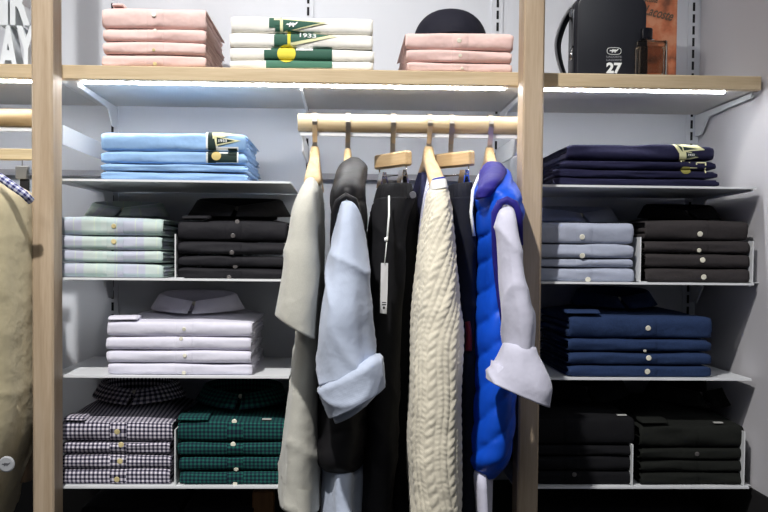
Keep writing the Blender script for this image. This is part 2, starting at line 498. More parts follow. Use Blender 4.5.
    if cuff is not None:
        c0, c1 = cuff
        R = []
        for i in range(13):
            x = c0+(c1-c0)*i/12
            ring = []
            for k in range(14):
                a = 2*PI*k/14
                yy = 0.030+0.030*math.copysign(abs(math.cos(a))**0.7, math.cos(a)); zz = t+0.0042+0.0035*math.sin(a)+0.0008*nz(x*40, a, sd) - 0.002*max(0, 1-yy/0.01)
                ring.append((x, yy-d/2+0.002*nz(x*20, 1, sd), zz))
            R.append(ring)
        mm = MB(); mm.rings(R, uv=[(p[0], p[1]) for r in R for p in r]); mm.build('cuff', mat, T, smooth=True)
    T['_t'] = t; T['_ry'] = ry; T['_d'] = d
    return T

def make_collar(T, cx, cy, z0, s, mat, style='shirt'):
    """turned-down shirt collar lying at the back of the fold, points to the front"""
    m = MB(); R = []; uv = []
    nth = 40
    rx, ry = 0.062*s, 0.045*s
    H = 0.036*s
    for i in range(nth+1):
        th = math.radians(-177.5+355*i/nth)          # 0 = back of the neck, +-180 = front
        fr = abs(th)/PI
        ca, sa = math.cos(th), math.sin(th)
        h = H*(1-0.5*fr**2)
        drop = h*(0.75+0.25*fr)
        flare = 0.010*s+0.020*s*fr**2
        pt = 1+0.0*fr
        ex, ey = sa, ca
        row = []
        prof_ = [(-0.002*s, 0.0), (-0.001*s, h*0.5), (0.0, h*0.93), (0.003*s, h), (0.007*s, h*0.93), (0.5*flare+0.006*s, h*0.55), (flare+0.006*s, h-drop+0.001)]
        for k, (dr, hh) in enumerate(prof_):
            row.append((cx+(rx+dr)*ex, cy+(ry+dr)*ey - ((0.006, 0.024)[k-5]*s*max(0, fr-0.75)/0.25 if k >= 5 else 0), z0+hh))
            uv.append((rx*th, k*0.012))
        R.append(row)
    m.rings(R, cap=False, closed=False, uv=uv)
    o = m.build('collar', mat, T, smooth=True); solid(o, 0.0018)
    # stand and top button
    mm = MB(); c = Vector((cx, cy-ry-0.002, z0+H*0.42)); tube_mb(mm, [c, c+Vector((0, -0.002, 0.0006))], [0.0045, 0.004], 12)
    mm.build('collar_button', btn_d if style == 'dark' else btn_m, o)
    return o

def X(px, py=250, Y=0.012): return P(px, py, Y).x
def PYS(z): return 255-(z-1.45)*580
def stack(name, cat, group, labels, xs, thick_px, shelf_z, mat, yf=0.012, **kw):
    """labels, xs, thick_px run from the bottom shirt up; px thickness measured at the shelf front"""
    z = shelf_z+0.0004; out = []
    tops = kw.pop('top', {})
    per = kw.pop('per', {})
    cpx = kw.pop('centre', None)
    rnd = random.Random(len(group))
    for i, lab in enumerate(labels):
        sy_ = PYS(z)
        x0, x1 = [X(v, sy_, yf) for v in xs[i]]
        t = thick_px[i]/ (F_PX/(1.75+yf))
        k = dict(kw); k.update(per.get(i, {}))
        if i == len(labels)-1: k.update(tops)
        mid = (x0+x1)/2
        if 'placket' in k and k['placket'] is not None: k['placket'] = X(k['placket'], sy_, yf)-mid
        if 'buttons' in k: k['buttons'] = [(X(b[0], sy_, yf)-mid, b[1], b[2], b[3]) for b in k['buttons']]
        if 'collar' in k and k['collar']: k['collar'] = (X(k['collar'][0], sy_, yf+k['collar'][1])-mid, *k['collar'][1:])
        if 'cuff' in k and k['cuff']: k['cuff'] = (X(k['cuff'][0], sy_, yf)-mid, X(k['cuff'][1], sy_, yf)-mid)
        T = folded(name, lab, cat, group, x0, x1, yf+rnd.uniform(-0.0015, 0.0015), z, t, mat, seed=hash_s(group)+i, **k)
        out.append((T, z, T['_t'])); z += t
    return out
def hash_s(s): return sum(ord(c)*(i+1) for i, c in enumerate(s)) % 97
ORD4 = ['bottom', 'third from top', 'second from top', 'top']
ORD3 = ['bottom', 'middle', 'top']

pink = fabric('pink_cotton', (228, 196, 190), mottle=0.04, bump=0.5)
white_c = fabric('white_cotton', (240, 237, 230), mottle=0.03, bump=0.3)
blue_c = fabric('light_blue_cotton', (150, 186, 228), mottle=0.05, bump=0.4)
navy_c = fabric('navy_jersey', (30, 30, 58), mottle=0.08, bump=0.4)
black_c = fabric('black_poplin', (30, 29, 34), mottle=0.05, bump=0.4, rough=0.75)
lilac_c = fabric('white_lilac_poplin', (222, 220, 234), mottle=0.03, bump=0.35)
pale_c = fabric('pale_blue_oxford', (166, 172, 190), mottle=0.06, bump=0.35)
char_c = fabric('charcoal_cotton', (56, 52, 53), mottle=0.10, bump=0.35, scale=300)
denim_c = fabric('dark_denim', (38, 56, 92), mottle=0.22, bump=0.5, scale=420)
coal_c = fabric('black_cotton', (14, 14, 18), mottle=0.05, bump=0.3)
olive_c = fabric('olive_black_cotton', (24, 26, 23), mottle=0.08, bump=0.4)
ging_c = gingham('black_white_gingham', (226, 220, 228), (28, 26, 40), (120, 116, 134), 0.0074)
ggreen = gingham('green_navy_gingham', (30, 92, 84), (16, 26, 44), (22, 60, 62), 0.0070)
plaid_c = plaid('green_lilac_plaid', (194, 206, 202), [('u', 0.105, 0.38, 0.46, (186, 188, 206), 0.9), ('v', 0.055, 0.45, 0.30, (168, 192, 194), 0.35),
                ('u', 0.035, 0.5, 0.03, (204, 218, 190), 0.5), ('v', 0.055, 0.9, 0.10, (146, 176, 172), 0.45), ('u', 0.105, 0.9, 0.05, (176, 200, 192), 0.4)])

def L4(s): return [('%s ' % o)+s for o in ORD4]
BR = 0.0048
zt = ztop
# --- top shelf
s = stack('folded_shirt', 'shirt', 'pink shirts stacked at the left of the top shelf', [l.capitalize()[0].lower()+l[1:] for l in L4('folded pink shirt in the stack nearest the left post')],
      [(102, 206), (103, 206), (103, 206), (102, 206)], [13, 12.6, 13, 20.5], zt, pink, placket=155, layers=3,
      per={0: dict(buttons=[(155, .25, btn_y, .0035)]), 1: dict(buttons=[(154, .3, btn_y, .0028)]), 2: dict(buttons=[(155, .85, btn_m, .003)])},
      top=dict(buttons=[(154, .62, btn_m, .004)], cuff=(112, 122), bag=1))
tees = stack('folded_tee', 'shirt', 'white tees stacked on the top shelf', L4('folded white tee with green pennant print, above the hanging rail') ,
      [(230, 373), (230, 374), (230, 373), (231, 373)], [9.5, 12.3, 14.5, 16.5], zt, white_c, amp=0.6)
p3 = stack('folded_shirt', 'shirt', 'pink shirts stacked under the black cap', ['%s folded pink shirt in the stack under the black cap' % o for o in ORD3],
      [(407, 512), (406, 512), (405, 513)], [10.5, 12.5, 17.5], zt, pink, placket=460, per={0: dict(buttons=[(462, .4, btn_m, .0025)]), 1: dict(buttons=[(460, .5, btn_m, .003)])},
      top=dict(buttons=[(459, .5, btn_m, .0042)]))
# --- left column
lb = stack('folded_tee', 'shirt', 'light blue tees on the topmost metal shelf', L4('folded light blue tee on the left topmost metal shelf'),
      [(101, 248), (101, 248), (101, 247), (101, 246)], [9.0, 7.5, 12.5, 19.5], zs[0], blue_c, amp=1.3)
stack('folded_shirt', 'shirt', 'green plaid shirts beside the left post', L4('folded pale green and lilac plaid shirt beside the left post'),
      [(52, 163), (52, 163), (53, 162), (52, 163)], [15, 12.5, 14.5, 18.5], zs[1], plaid_c, placket=115,
      per={0: dict(buttons=[]), 2: dict(buttons=[(114, .6, btn_y, .0045)])}, top=dict(buttons=[(114, .5, btn_y, .0042)], hump=0.006, collar=(128, .20, .95, 'shirt')))
stack('folded_shirt', 'shirt', 'black shirts beside the grey hanging tee', L4('folded black shirt right of the white divider, under the light blue tees'),
      [(178, 285), (178, 286), (178, 287), (178, 287)], [11.5, 12.5, 13.5, 21], zs[1], black_c, placket=233, amp=1.2,
      per={0: dict(buttons=[(229, .12, btn_d, .004)]), 1: dict(buttons=[(235, .05, btn_d, .004)]), 2: dict(buttons=[(232, .15, btn_d, .004)])},
      top=dict(buttons=[(233, .25, btn_d, .004), (237, .95, btn_d, .004)], collar=(240, .16, 1.15, 'dark'), cuff=(182, 208), hump=0.010))
stack('folded_shirt', 'shirt', 'white lilac shirts on the third shelf', L4('folded white shirt with lilac tint on the third shelf at left'),
      [(108, 252), (107, 251), (106, 251), (107, 252)], [12, 13, 13.5, 15.5], zs[2], lilac_c, placket=184, amp=0.7,
      per={0: dict(buttons=[(184, .2, btn_m, .0035)]), 1: dict(buttons=[(185, .6, btn_m, .0035)]), 2: dict(buttons=[(181, .85, btn_m, .0035)])},
      top=dict(buttons=[(184, .5, btn_m, .0035)], collar=(198, .17, 1.05, 'shirt'), cuff=(108, 136), hump=0.012))
stack('folded_shirt', 'shirt', 'gingham shirts on the lowest shelf', L4('folded black and white gingham shirt on the lowest left shelf'),
      [(60, 170), (61, 171), (62, 170), (60, 172)], [16, 14.5, 13, 20], zs[3], ging_c, placket=118,
      per={0: dict(buttons=[(117, .35, btn_y, BR)]), 1: dict(buttons=[(120, .55, btn_y, BR)]), 2: dict(buttons=[(121, .85, btn_y, BR)])},
      top=dict(buttons=[(117, .5, btn_y, BR)], collar=(140, .19, 1.05, 'shirt'), hump=0.022, cuff=(63, 84)))
sg = stack('folded_shirt', 'shirt', 'dark green checked shirts on the lowest shelf', L4('folded dark green checked shirt right of the gingham shirts'),
      [(180, 284), (179, 284), (178, 285), (178, 286)], [14, 15, 14.5, 21], zs[3], ggreen, placket=235,
      per={0: dict(buttons=[(235, .08, btn_m, .004)]), 1: dict(buttons=[(236, .1, btn_m, .004)]), 2: dict(buttons=[(233, .9, btn_m, .0045)])},
      top=dict(buttons=[(234, .98, btn_m, .0045)], collar=(243, .15, 1.05, 'shirt'), collar_mat=None, hump=0.018, cuff=(178, 208)))
# --- right column
nv = stack('folded_tee', 'shirt', 'navy tees on the topmost metal shelf', L4('folded navy tee on the right topmost metal shelf'),
      [(553, 719), (553, 718), (560, 716), (567, 714)], [8.5, 8.5, 9.5, 16.5], zs[0], navy_c, amp=1.5, layers=2)
stack('folded_shirt', 'shirt', 'pale blue shirts right of the right post', L4('folded pale blue grey shirt just right of the right post'),
      [(533, 634), (533, 633), (533, 633), (533, 633)], [14.5, 9.5, 14.5, 22], zs[1], pale_c, placket=584,
      per={0: dict(buttons=[(588, .15, btn_m, BR)]), 2: dict(buttons=[(582, .15, btn_m, BR)])}, top=dict(buttons=[(582, .3, btn_m, BR)], collar=(575, .2, 1.0, 'shirt'), hump=0.004))
stack('folded_shirt', 'shirt', 'charcoal shirts by the side wall', L4('folded charcoal grey shirt next to the right side wall'),
      [(645, 749), (645, 749), (645, 749), (645, 748)], [15, 15, 13, 20.5], zs[1], char_c, placket=700,
      per={0: dict(buttons=[(703, .4, btn_m, BR)]), 1: dict(buttons=[(702, .55, btn_m, BR)]), 2: dict(buttons=[(699, .2, btn_m, .0038)])},
      top=dict(buttons=[(700, .3, btn_m, BR)], collar=(678, .17, .95, 'dark'), collar_mat=coal_c, hump=.006))
stack('folded_shirt', 'shirt', 'denim shirts on the third shelf', L4('folded dark blue denim shirt on the third shelf at right'),
      [(568, 711), (568, 711), (568, 711), (569, 712)], [12.5, 13.5, 13.5, 24], zs[2], denim_c, placket=649, amp=1.3,
      per={0: dict(buttons=[(647, .5, btn_m, BR)]), 1: dict(buttons=[(648, .6, btn_m, BR)]), 2: dict(buttons=[(645, .08, btn_m, .003)])},
      top=dict(buttons=[(648, .45, btn_m, BR)], collar=(612, .18, 1.0, 'shirt'), cuff=(567, 600), hump=0.010))
sb = stack('folded_shirt', 'shirt', 'black shirts on the lowest right shelf', L4('folded black shirt on the lowest right shelf beside the post'),
      [(530, 633), (530, 633), (530, 633), (530, 634)], [14.5, 15, 11.5, 29], zs[3], coal_c, placket=572,
      per={0: dict(buttons=[(574, .75, btn_d, .004)])}, top=dict(collar=(578, .19, 1.15, 'dark'), hump=0.02))
so = stack('folded_shirt', 'shirt', 'olive black shirts by the side wall', L4('folded olive black shirt on the lowest shelf by the side wall'),
      [(641, 746), (641, 746), (640, 745), (640, 744)], [13.5, 12.5, 12.5, 24], zs[3], olive_c, placket=690, amp=1.6,
      per={0: dict(buttons=[]), 2: dict(buttons=[(697, .5, btn_d, .004)])}, top=dict(collar=(690, .2, 1.15, 'dark'), hump=0.022, cuff=(642, 668)))

# ---------------------------------------------------------------- prints and lettering on tees
def clip(poly, zlo, zhi):
    def half(pl, keep, zc):
        o = []
        for i in range(len(pl)):
            a, b = pl[i], pl[(i+1) % len(pl)]
            ka, kb = keep(a[1]), keep(b[1])
            if ka: o.append(a)
            if ka != kb:
                t = (zc-a[1])/(b[1]-a[1]); o.append((a[0]+(b[0]-a[0])*t, zc))
        return o
    pl = half(poly, lambda z: z >= zlo, zlo)
    return half(pl, lambda z: z <= zhi, zhi) if pl else []
def print_on(stk, polys, mat, k=0, yf=0.012, name='print', q=0.9):
    """printed patches that wrap over the rounded front folds of the tees they cross"""
    for T, z0, t in stk:
        m = MB(); loc = T.location
        for pl in polys:
            w_ = [(P(x, y, yf).x, P(x, y, yf).z) for x, y in pl]
            n = 12
            for i in range(n):
                a = z0+t*(i/n); b = z0+t*((i+1)/n)
                c = clip(w_, a, b)
                if len(c) < 3: continue
                m.add([(x-loc.x, front_y(z-z0, t, T['_ry'])-T['_d']/2-0.0014-0.0004*k, z-z0) for x, z in c], [tuple(range(len(c)))])
        if m.v: m.build(name, mat, T)
def text(body, mat, parent, cx, cz, y, h, wd=None, shear=0, rot=0, name='lettering', bold=0.0, depth=0.0003):
    cu = bpy.data.curves.new('t', 'FONT'); cu.body = body; cu.align_x = 'CENTER'; cu.align_y = 'CENTER'; cu.size = 1; cu.shear = shear; cu.offset = bold; cu.extrude = 0
    to = bpy.data.objects.new('t', cu); C.objects.link(to)
    dg = bpy.context.evaluated_depsgraph_get(); me = bpy.data.meshes.new_from_object(to.evaluated_get(dg))
    bpy.data.objects.remove(to)
    xs_ = [v.co.x for v in me.vertices]; ys_ = [v.co.y for v in me.vertices]
    hh = max(ys_)-min(ys_); ww = max(xs_)-min(xs_); mx = (max(xs_)+min(xs_))/2; my = (max(ys_)+min(ys_))/2
    sy = h/hh; sx = wd/ww if wd else sy
    cr, sr = math.cos(rot), math.sin(rot)
    for v in me.vertices:
        a = (v.co.x-mx)*sx; b = (v.co.y-my)*sy
        v.co = (cx+a*cr-b*sr, y, cz+a*sr+b*cr)
    me.materials.clear(); me.materials.append(mat)
    o = bpy.data.objects.new(name, me); C.objects.link(o); o.parent = parent
    return o
CROC = [(-1, .0), (-.8, .22), (-.45, .2), (-.3, .42), (-.1, .3), (.2, .34), (.5, .25), (.75, .45), (1, .5), (.8, .2), (.6, .0), (.35, -.1), (.3, -.35), (.1, -.35), (.1, -.12), (-.25, -.12), (-.3, -.35), (-.5, -.35), (-.45, -.08)]
def croc(parent, mat, cx, cz, y, s, name='emblem'):
    return obj(name, [(cx+a*s, y, cz+b*s) for a, b in CROC], [tuple(range(len(CROC)))], mat, parent, smooth=False)
green_p = plain('print_green', (44, 88, 72), 0.7); green_d = plain('print_dark_green', (22, 44, 40), 0.7)
green_l = plain('print_mid_green', (70, 120, 98), 0.7); yel_p = plain('print_yellow', (226, 212, 70), 0.7)
cream_p = plain('print_cream', (226, 224, 178), 0.7); white_p = plain('print_white', (238, 240, 238), 0.7); tan_p = plain('print_tan', (206, 184, 118), 0.7)
olive_p = plain('print_olive', (140, 134, 66), 0.7)
def disc(cx, cy, rx, ry): return [(cx+rx*math.cos(2*PI*i/20), cy+ry*math.sin(2*PI*i/20)) for i in range(20)]
def rect(a, b, c, d): return [(a, b), (c, b), (c, d), (a, d)]
# white tees
print_on(tees, [rect(269, 17.5, 282, 27.5), rect(275, 25, 285, 35), rect(274, 34.5, 289, 47.5), rect(271, 47, 332, 50), rect(264, 49.5, 332, 60)], green_p, 0)
print_on(tees, [rect(266, 60, 332, 68)], green_l, 0)
print_on(tees, [[(280, 18), (328, 22.5), (280, 33.5)], rect(274, 17.5, 280, 20), [(286, 29), (338, 36.5), (290, 46)]], cream_p, 1)
print_on(tees, [[(283, 19.5), (321, 23), (283, 31.5)], [(287, 29.5), (329, 35.5), (291, 42.5)]], green_p, 2)
print_on(tees, [rect(287.5, 31.5, 290.5, 46.5), disc(286.5, 53.5, 9.3, 9)], yel_p, 3)
print_on(tees, [rect(296, 47.5, 313, 50.5)], white_p, 3)
T2 = tees[2]; T3 = tees[3]
def on_tee(T3_, px, py): 
    p = P(px, py, 0.012); l = T3_[0].location; return p.x-l.x, p.z-l.z
a, b = on_tee(T2, 308, 35.8); text('1933', white_p, T2[0], a, b, -T2[0]['_d']/2-0.0032, 0.007, 0.028, rot=-.05, bold=.02)
a, b = on_tee(T3, 292, 25); croc(T3[0], white_p, a, b, -T3[0]['_d']/2-0.0032, 0.0105)
# light blue tees
print_on(lb, [rect(206, 129.5, 218, 163), rect(206, 147, 238.5, 163)], white_p, 0)
print_on(lb, [rect(208, 131, 216, 163), rect(208, 153.5, 237, 162.5), rect(228, 148.5, 237, 156)], green_d, 1)
print_on(lb, [[(212, 130.5), (236, 134.5), (213, 139)], [(214, 136), (241, 141), (216, 146)], [(212, 126), (230, 131), (212, 134)]], cream_p, 2)
print_on(lb, [[(217, 137.5), (235, 141), (217, 144.5)]], green_d, 3)
print_on(lb, [disc(216.5, 156, 4.8, 4.5)], tan_p, 3)
Tb = lb[3]
a, b = on_tee(Tb, 223, 141); text('1933', white_p, Tb[0], a, b, -Tb[0]['_d']/2-0.0034, 0.005, 0.014, bold=.02)
# navy tees
print_on(nv, [[(675, 143), (698, 145), (705, 150), (680, 152)], [(679, 150), (708, 155), (684, 161), (680, 160)], [(673, 143), (681, 143), (684, 152), (679, 153)],
              rect(681, 152, 682, 162), rect(676, 163, 681, 164), rect(689, 162, 690.2, 168), rect(690, 167, 697, 168.2), rect(696, 162.5, 697.2, 168), rect(697, 162, 706, 163.2), rect(705, 162, 706.3, 173)], cream_p, 0)
print_on(nv, [[(677, 144), (682, 147), (683, 152), (681, 150)], [(686, 152), (703, 155), (687, 158.5)], [(683, 146.5), (698, 149), (684, 150.5)]], green_d, 1)
print_on(nv, [disc(686, 170, 5, 4)], olive_p, 1)
Tn = nv[3]
a, b = on_tee(Tn, 691, 155); text('1933', white_p, Tn[0], a, b, -Tn[0]['_d']/2-0.0034, 0.004, 0.011, bold=.02)

# tiny woven labels on dark shirts
# ---------------------------------------------------------------- ring lofts for hanging garments
def cr(a, b, c, d, t):
    return 0.5*((2*b)+(-a+c)*t+(2*a-5*b+4*c-d)*t*t+(-a+3*b-3*c+d)*t*t*t)
def loft(name, rows, mat, parent, n=56, step=0.006, fn=None, ex=0.8, hollow=None, captop=True, capbot=True):
    """rows: (x_left, y_left, x_right, y_right, Y centre, Y half depth) measured in the photo, made into real rings"""
    K = []
    for xl, yl, xr, yr, Y, ry in rows:
        Yf = Y-0.75*ry
        a = P(xl, yl, Yf); b = P(xr, yr, Yf)
        Yg = Y-(0.3 if ry < 0.09 else 0.5)*ry; a.x = P(xl, yl, Yg).x; b.x = P(xr, yr, Yg).x; a.y = b.y = Y; K.append(((a+b)/2, (b-a)/2, ry))
    L = [0]
    for i in range(1, len(K)): L.append(L[-1]+(K[i][0]-K[i-1][0]).length)
    out = []
    for i in range(len(K)-1):
        m_ = max(1, int((L[i+1]-L[i])/step))
        k = [K[max(i-1, 0)], K[i], K[i+1], K[min(i+2, len(K)-1)]]
        for j in range(m_+(1 if i == len(K)-2 else 0)):
            t = j/m_
            out.append((Vector([cr(k[0][0][q], k[1][0][q], k[2][0][q], k[3][0][q], t) for q in range(3)]),
                        Vector([cr(k[0][1][q], k[1][1][q], k[2][1][q], k[3][1][q], t) for q in range(3)]),
                        max(0.004, cr(k[0][2], k[1][2], k[2][2], k[3][2], t)), L[i]+(L[i+1]-L[i])*t))
    base = Vector(parent.location) if parent else Vector((0, 0, 0))
    R = []; UV = []
    total = L[-1]
    for c, A, ry, l in out:
        row = []; arc = 0; prev = None
        for k in range(n):
            th = 2*PI*k/n
            ct = math.copysign(abs(math.cos(th))**ex, math.cos(th)); st = math.copysign(abs(math.sin(th))**ex, math.sin(th))
            p = c+A*ct+Vector((0, ry*st, 0))
            nrm = (A.normalized()*math.cos(th)/max(A.length, .004)+Vector((0, math.sin(th)/ry, 0))).normalized()
            if prev is not None: arc += (p-prev).length
            prev = p
            if fn: p = p+nrm*fn(th, arc, l, total, p)
            row.append(p-base); UV.append((arc, l))
        R.append(row)
    m = MB()
    if hollow:
        last = R[-1]; c = sum(last, Vector())/n
        up = (R[-1][0]-R[-4][0]).normalized() if len(R) > 4 else Vector((0, 0, -1))
        for sc_, dz in ((0.94, 0.001), (0.88, -0.006), (0.84, -hollow)):
            R.append([c+(p-c)*sc_+up*dz for p in last]); UV += [(0, 0)]*n
    m.rings(R, cap=False, uv=UV)
    if capbot: m.f.append(tuple((len(R)-1)*n+j for j in range(n)))
    if captop: m.f.append(tuple(range(n-1, -1, -1)))
    return m.build(name, mat, parent, smooth=True)
def folds(k=5, amp=0.004, grow=1.0, seed=0, wr=0.002, ws=14):
    def f(th, u, l, tot, p):
        g = (l/tot)**0.8 if grow else 1
        a = amp*g*math.sin(k*th+seed+1.2*math.sin(l*6+seed))*(0.7+0.6*nz(math.cos(th), l*2, seed))
        cz = (1-abs(nz(p.x*11+p.z*5+seed, p.z*8, p.y*9)))**7*0.0045*(wr/0.002)
        return a+wr*nz(p.x*ws, p.z*ws*0.5, p.y*ws*.7+seed)*2+cz
    return f
def quilt(per=0.05, amp=0.008, slant=0.0, seed=0, ex=0.55):
    def f(th, u, l, tot, p):
        ph = (l+slant*p.x*1.0+0.004*nz(p.x*9, p.z*3, seed))/per
        s = abs(math.sin(PI*ph))**ex
        a = amp*s + 0.0028*nz(p.x*38, p.z*60, p.y*38+seed)*(1.15-s) + 0.003*nz(p.x*12, p.z*12, p.y*12+seed)
        return a
    return f
def knit(per=0.0165, seed=0):
    def f(th, u, l, tot, p):
        q = u/(per*2.2); ci = math.floor(q); fr = (q-ci)*2.2
        if fr < 1.0:                       # braided cable
            g = math.sin(PI*fr)
            a = 0.0030*g**0.6*(0.45+0.55*abs(math.sin(PI*(l/0.015+(fr-0.5)*0.9))))
        elif fr < 1.6:                     # ladder column leaning right
            g = math.sin(PI*(fr-1.0)/0.6)
            a = 0.0018*g**0.6*(0.5+0.5*abs(math.sin(PI*(l/0.0085+(fr-1.3)*0.8))))
        else:
            g = math.sin(PI*(fr-1.6)/0.6)
            a = 0.0018*g**0.6*(0.5+0.5*abs(math.sin(PI*(l/0.0085-(fr-1.9)*0.8))))
        return a+0.003*nz(p.x*10, p.z*6, p.y*10+seed)
    return f

# ---------------------------------------------------------------- rails
RY = 0.05
rz_ = P(400, 124, RY).z; rr = 0.0155
def rail(x0, x1, z, label, bx, rear, m_rail):
    t = thing('hanging_rail', label, 'rail', None, ((x0+x1)/2, RY, z))
    L = t.location
    m = MB(); tube_mb(m, [(x0-L.x, 0, 0), (x0-L.x+0.001, 0, 0), (x1-L.x-.001, 0, 0), (x1-L.x, 0, 0)], [rr*.94, rr, rr, rr*.94], 28); m.build('pole', m_rail, t, True)
    box('crossbar', x0-L.x+0.004, x1-L.x, -0.004, 0.006, -rr-0.0075, -rr-0.0008, metal_white, t)
    for b in bx:
        m = MB(); m.box(b-L.x-.0015, b-L.x+.0015, 0.007 if x0 > -1 else -.05, WY-RY-0.006, -rr-.034, -rr-0.001); m.build('bracket', metal_white, t)
    a, b2 = rear
    box('rear_bar', a-L.x, b2-L.x, WY-RY-0.016, WY-RY-0.006, -0.064-rr, -0.052-rr, plain('grey_bar', (150, 150, 156), .5), t)
    return t
X0 = P(298, 124, RY).x; X1 = postR+0.02
rail(X0, X1, rz_, 'pale wooden hanging rail between shirt shelves and right post', [X0+0.008, stx[2]], (stx[1]+.012, stx[2]), rail_wood)
zl = P(10, 118, RY).z
rail(-1.3, postL-0.002, zl, 'brass toned hanging rail left of the left post, holding the beige jacket', [postL+0.0155], (-1.3, stx[0]-.013), wood('golden_rail_wood', (176, 152, 116), (146, 120, 86), 'X', 0.35))

# ---------------------------------------------------------------- hangers
def hook_mb(m, zc, zend, rot=0):
    pts = []
    R_ = rr+0.0022
    for k in range(15):
        a = math.radians(-35+ (215+35)*k/14)      # from the back, over the top, down the front
        pts.append((0, R_*math.cos(a), R_*math.sin(a)+zc))
    y, z = pts[-1][1], pts[-1][2]
    pts += [(0, y+0.006, z-0.012), (0, -0.002, z-0.024), (0, 0.0, zend)]
    ribbon_mb(m, pts, 0.0085, 0.0022)
def hanger_base(px, label, rz=0, x=None):
    p = P(px, 124, RY)
    return thing('clothes_hanger', label, 'hanger', 'hangers on the wooden rail', (p.x, RY, rz_), rz)
def wood_hanger(px, label, neck_py, rz=0, drop=0.075, half=0.19, wtop=0.013, wend=0.030, z0=None):
    t = hanger_base(px, label, rz)
    zt_ = P(px, neck_py, RY).z-rz_
    m = MB(); hook_mb(m, 0, zt_-0.004); m.build('hook', steel, t, False)
    R = []
    N_ = 28
    for i in range(N_+1):
        s = -1+2*i/N_; a = abs(s)
        y = s*half; z = zt_-0.022-drop*(a**1.35)
        hw = (wtop+(wend-wtop)*a**1.2)/2; hh = 0.013-0.004*a+0.010*math.exp(-(a/0.09)**2)
        zc = z+0.008*math.exp(-(a/0.09)**2)
        sc_ = 0.35 if i in (0, N_) else 1
        R.append([(hw*sc_*math.copysign(abs(math.cos(q))**.7, math.cos(q)), y, zc+hh*sc_*math.copysign(abs(math.sin(q))**.7, math.sin(q))) for q in [2*PI*k/16 for k in range(16)]])
    m = MB(); m.rings(R); m.build('shoulder_bar', hang_wood, t, True)
    return t
def clip_hanger(px, label, neck_py, rz, half=0.055, bh=0.026):
    t = hanger_base(px, label, rz)
    zt_ = P(px, neck_py, RY).z-rz_
    m = MB(); hook_mb(m, 0, zt_-0.003); m.build('hook', steel, t, False).rotation_euler = (0, 0, -rz)
    m = MB(); m.box(-0.007, 0.007, -half, half, zt_-bh, zt_, 0.003); m.build('bar', hang_wood, t)
    # wire frame and two clips
    m = MB(); tube_mb(m, [(0, -half*.82, zt_-bh), (0, -half*.82, zt_-bh-.014), (0, half*.82, zt_-bh-.014), (0, half*.82, zt_-bh)], 0.0013, 8); m.build('wire', chrome, t, True)
    for s in (-1, 1):
        m = MB(); y = s*half*.62
        m.add([(-.001, y-.007, zt_-bh-.006), (-.001, y+.007, zt_-bh-.006), (-.0065, y+.007, zt_-bh-.034), (-.0065, y-.007, zt_-bh-.034), (-.0035, y-.007, zt_-bh-.006), (-.0035, y+.007, zt_-bh-.006), (-.009, y+.007, zt_-bh-.034), (-.009, y-.007, zt_-bh-.034)],
              [(0, 1, 2, 3), (7, 6, 5, 4), (0, 4, 5, 1), (1, 5, 6, 2), (2, 6, 7, 3), (3, 7, 4, 0)])
        m.add([(.001, y-.007, zt_-bh-.006), (.001, y+.007, zt_-bh-.006), (.0065, y+.007, zt_-bh-.034), (.0065, y-.007, zt_-bh-.034), (.0035, y-.007, zt_-bh-.006), (.0035, y+.007, zt_-bh-.006), (.009, y+.007, zt_-bh-.034), (.009, y-.007, zt_-bh-.034)],
              [(0, 1, 2, 3), (7, 6, 5, 4), (0, 4, 5, 1), (1, 5, 6, 2), (2, 6, 7, 3), (3, 7, 4, 0)])
        tube_mb(m, [(0, y-.008, zt_-bh-.014), (0, y+.008, zt_-bh-.014)], 0.0035, 10)
        m.build('clip', chrome, t)
    return t
wood_hanger(315, 'pale wooden hanger holding the oatmeal grey tee', 150, 0.0, drop=0.045, half=.12, wtop=.018)
wood_hanger(348, 'pale wooden hanger inside the black padded vest', 152, 0.0, drop=0.045, half=.12, wtop=.014)
clip_hanger(393, 'clip hanger with slanting wooden bar holding black trousers', 153, 0.5, 0.055)
wood_hanger(429, 'broad wooden hanger inside the cream cable knit sweater', 150, 0.04, drop=0.055, half=.14, wtop=.020, wend=.030)
clip_hanger(451, 'clip hanger with short wooden bar holding navy trousers', 153, 0.62, 0.058)
wood_hanger(490, 'pale wooden hanger inside the bright blue padded vest', 151, 0.0, drop=0.045, half=.12, wtop=.018)

def garment_root(name, px, label, cat, group=None, zpy=300):
    p = P(px, zpy, RY); return thing(name, label, cat, group, (p.x, RY, p.z))
# --- 1 oatmeal tee
oat = fabric('oatmeal_jersey', (192, 190, 180), mottle=0.06, scale=500, bump=0.4, heather=.5)
t = garment_root('hanging_tee', 300, 'oatmeal grey short sleeved tee, leftmost on the wooden rail', 't-shirt')
loft('body', [(309, 173, 317, 173, .03, .03), (304, 183, 320, 182, .03, .11), (301, 198, 322, 198, .04, .165), (300, 215, 322, 215, .05, .185), (300, 300, 321, 300, .05, .19), (295, 345, 321, 345, .05, .19),
              (287, 400, 321, 400, .05, .19), (281, 460, 321, 460, .05, .19), (277, 502, 321, 512, .05, .19)], oat, t, 64, fn=folds(6, .004, 1, 1), hollow=.02)
loft('sleeve', [(308, 176, 316, 176, -.02, .03), (300, 190, 316, 187, -.09, .055), (292, 208, 316, 205, -.125, .065), (288, 240, 316, 240, -.14, .07), (283, 275, 316, 285, -.145, .075), (276, 316, 314, 339, -.145, .08)], oat, t, 56, fn=folds(3, .003, 1, 4), hollow=.03)
loft('hem_band', [(279, 478, 321, 486, .05, .193), (277, 504, 321, 514, .05, .193)], oat, t, 64, fn=folds(6, .004, 0, 1.5), hollow=.02, captop=False)
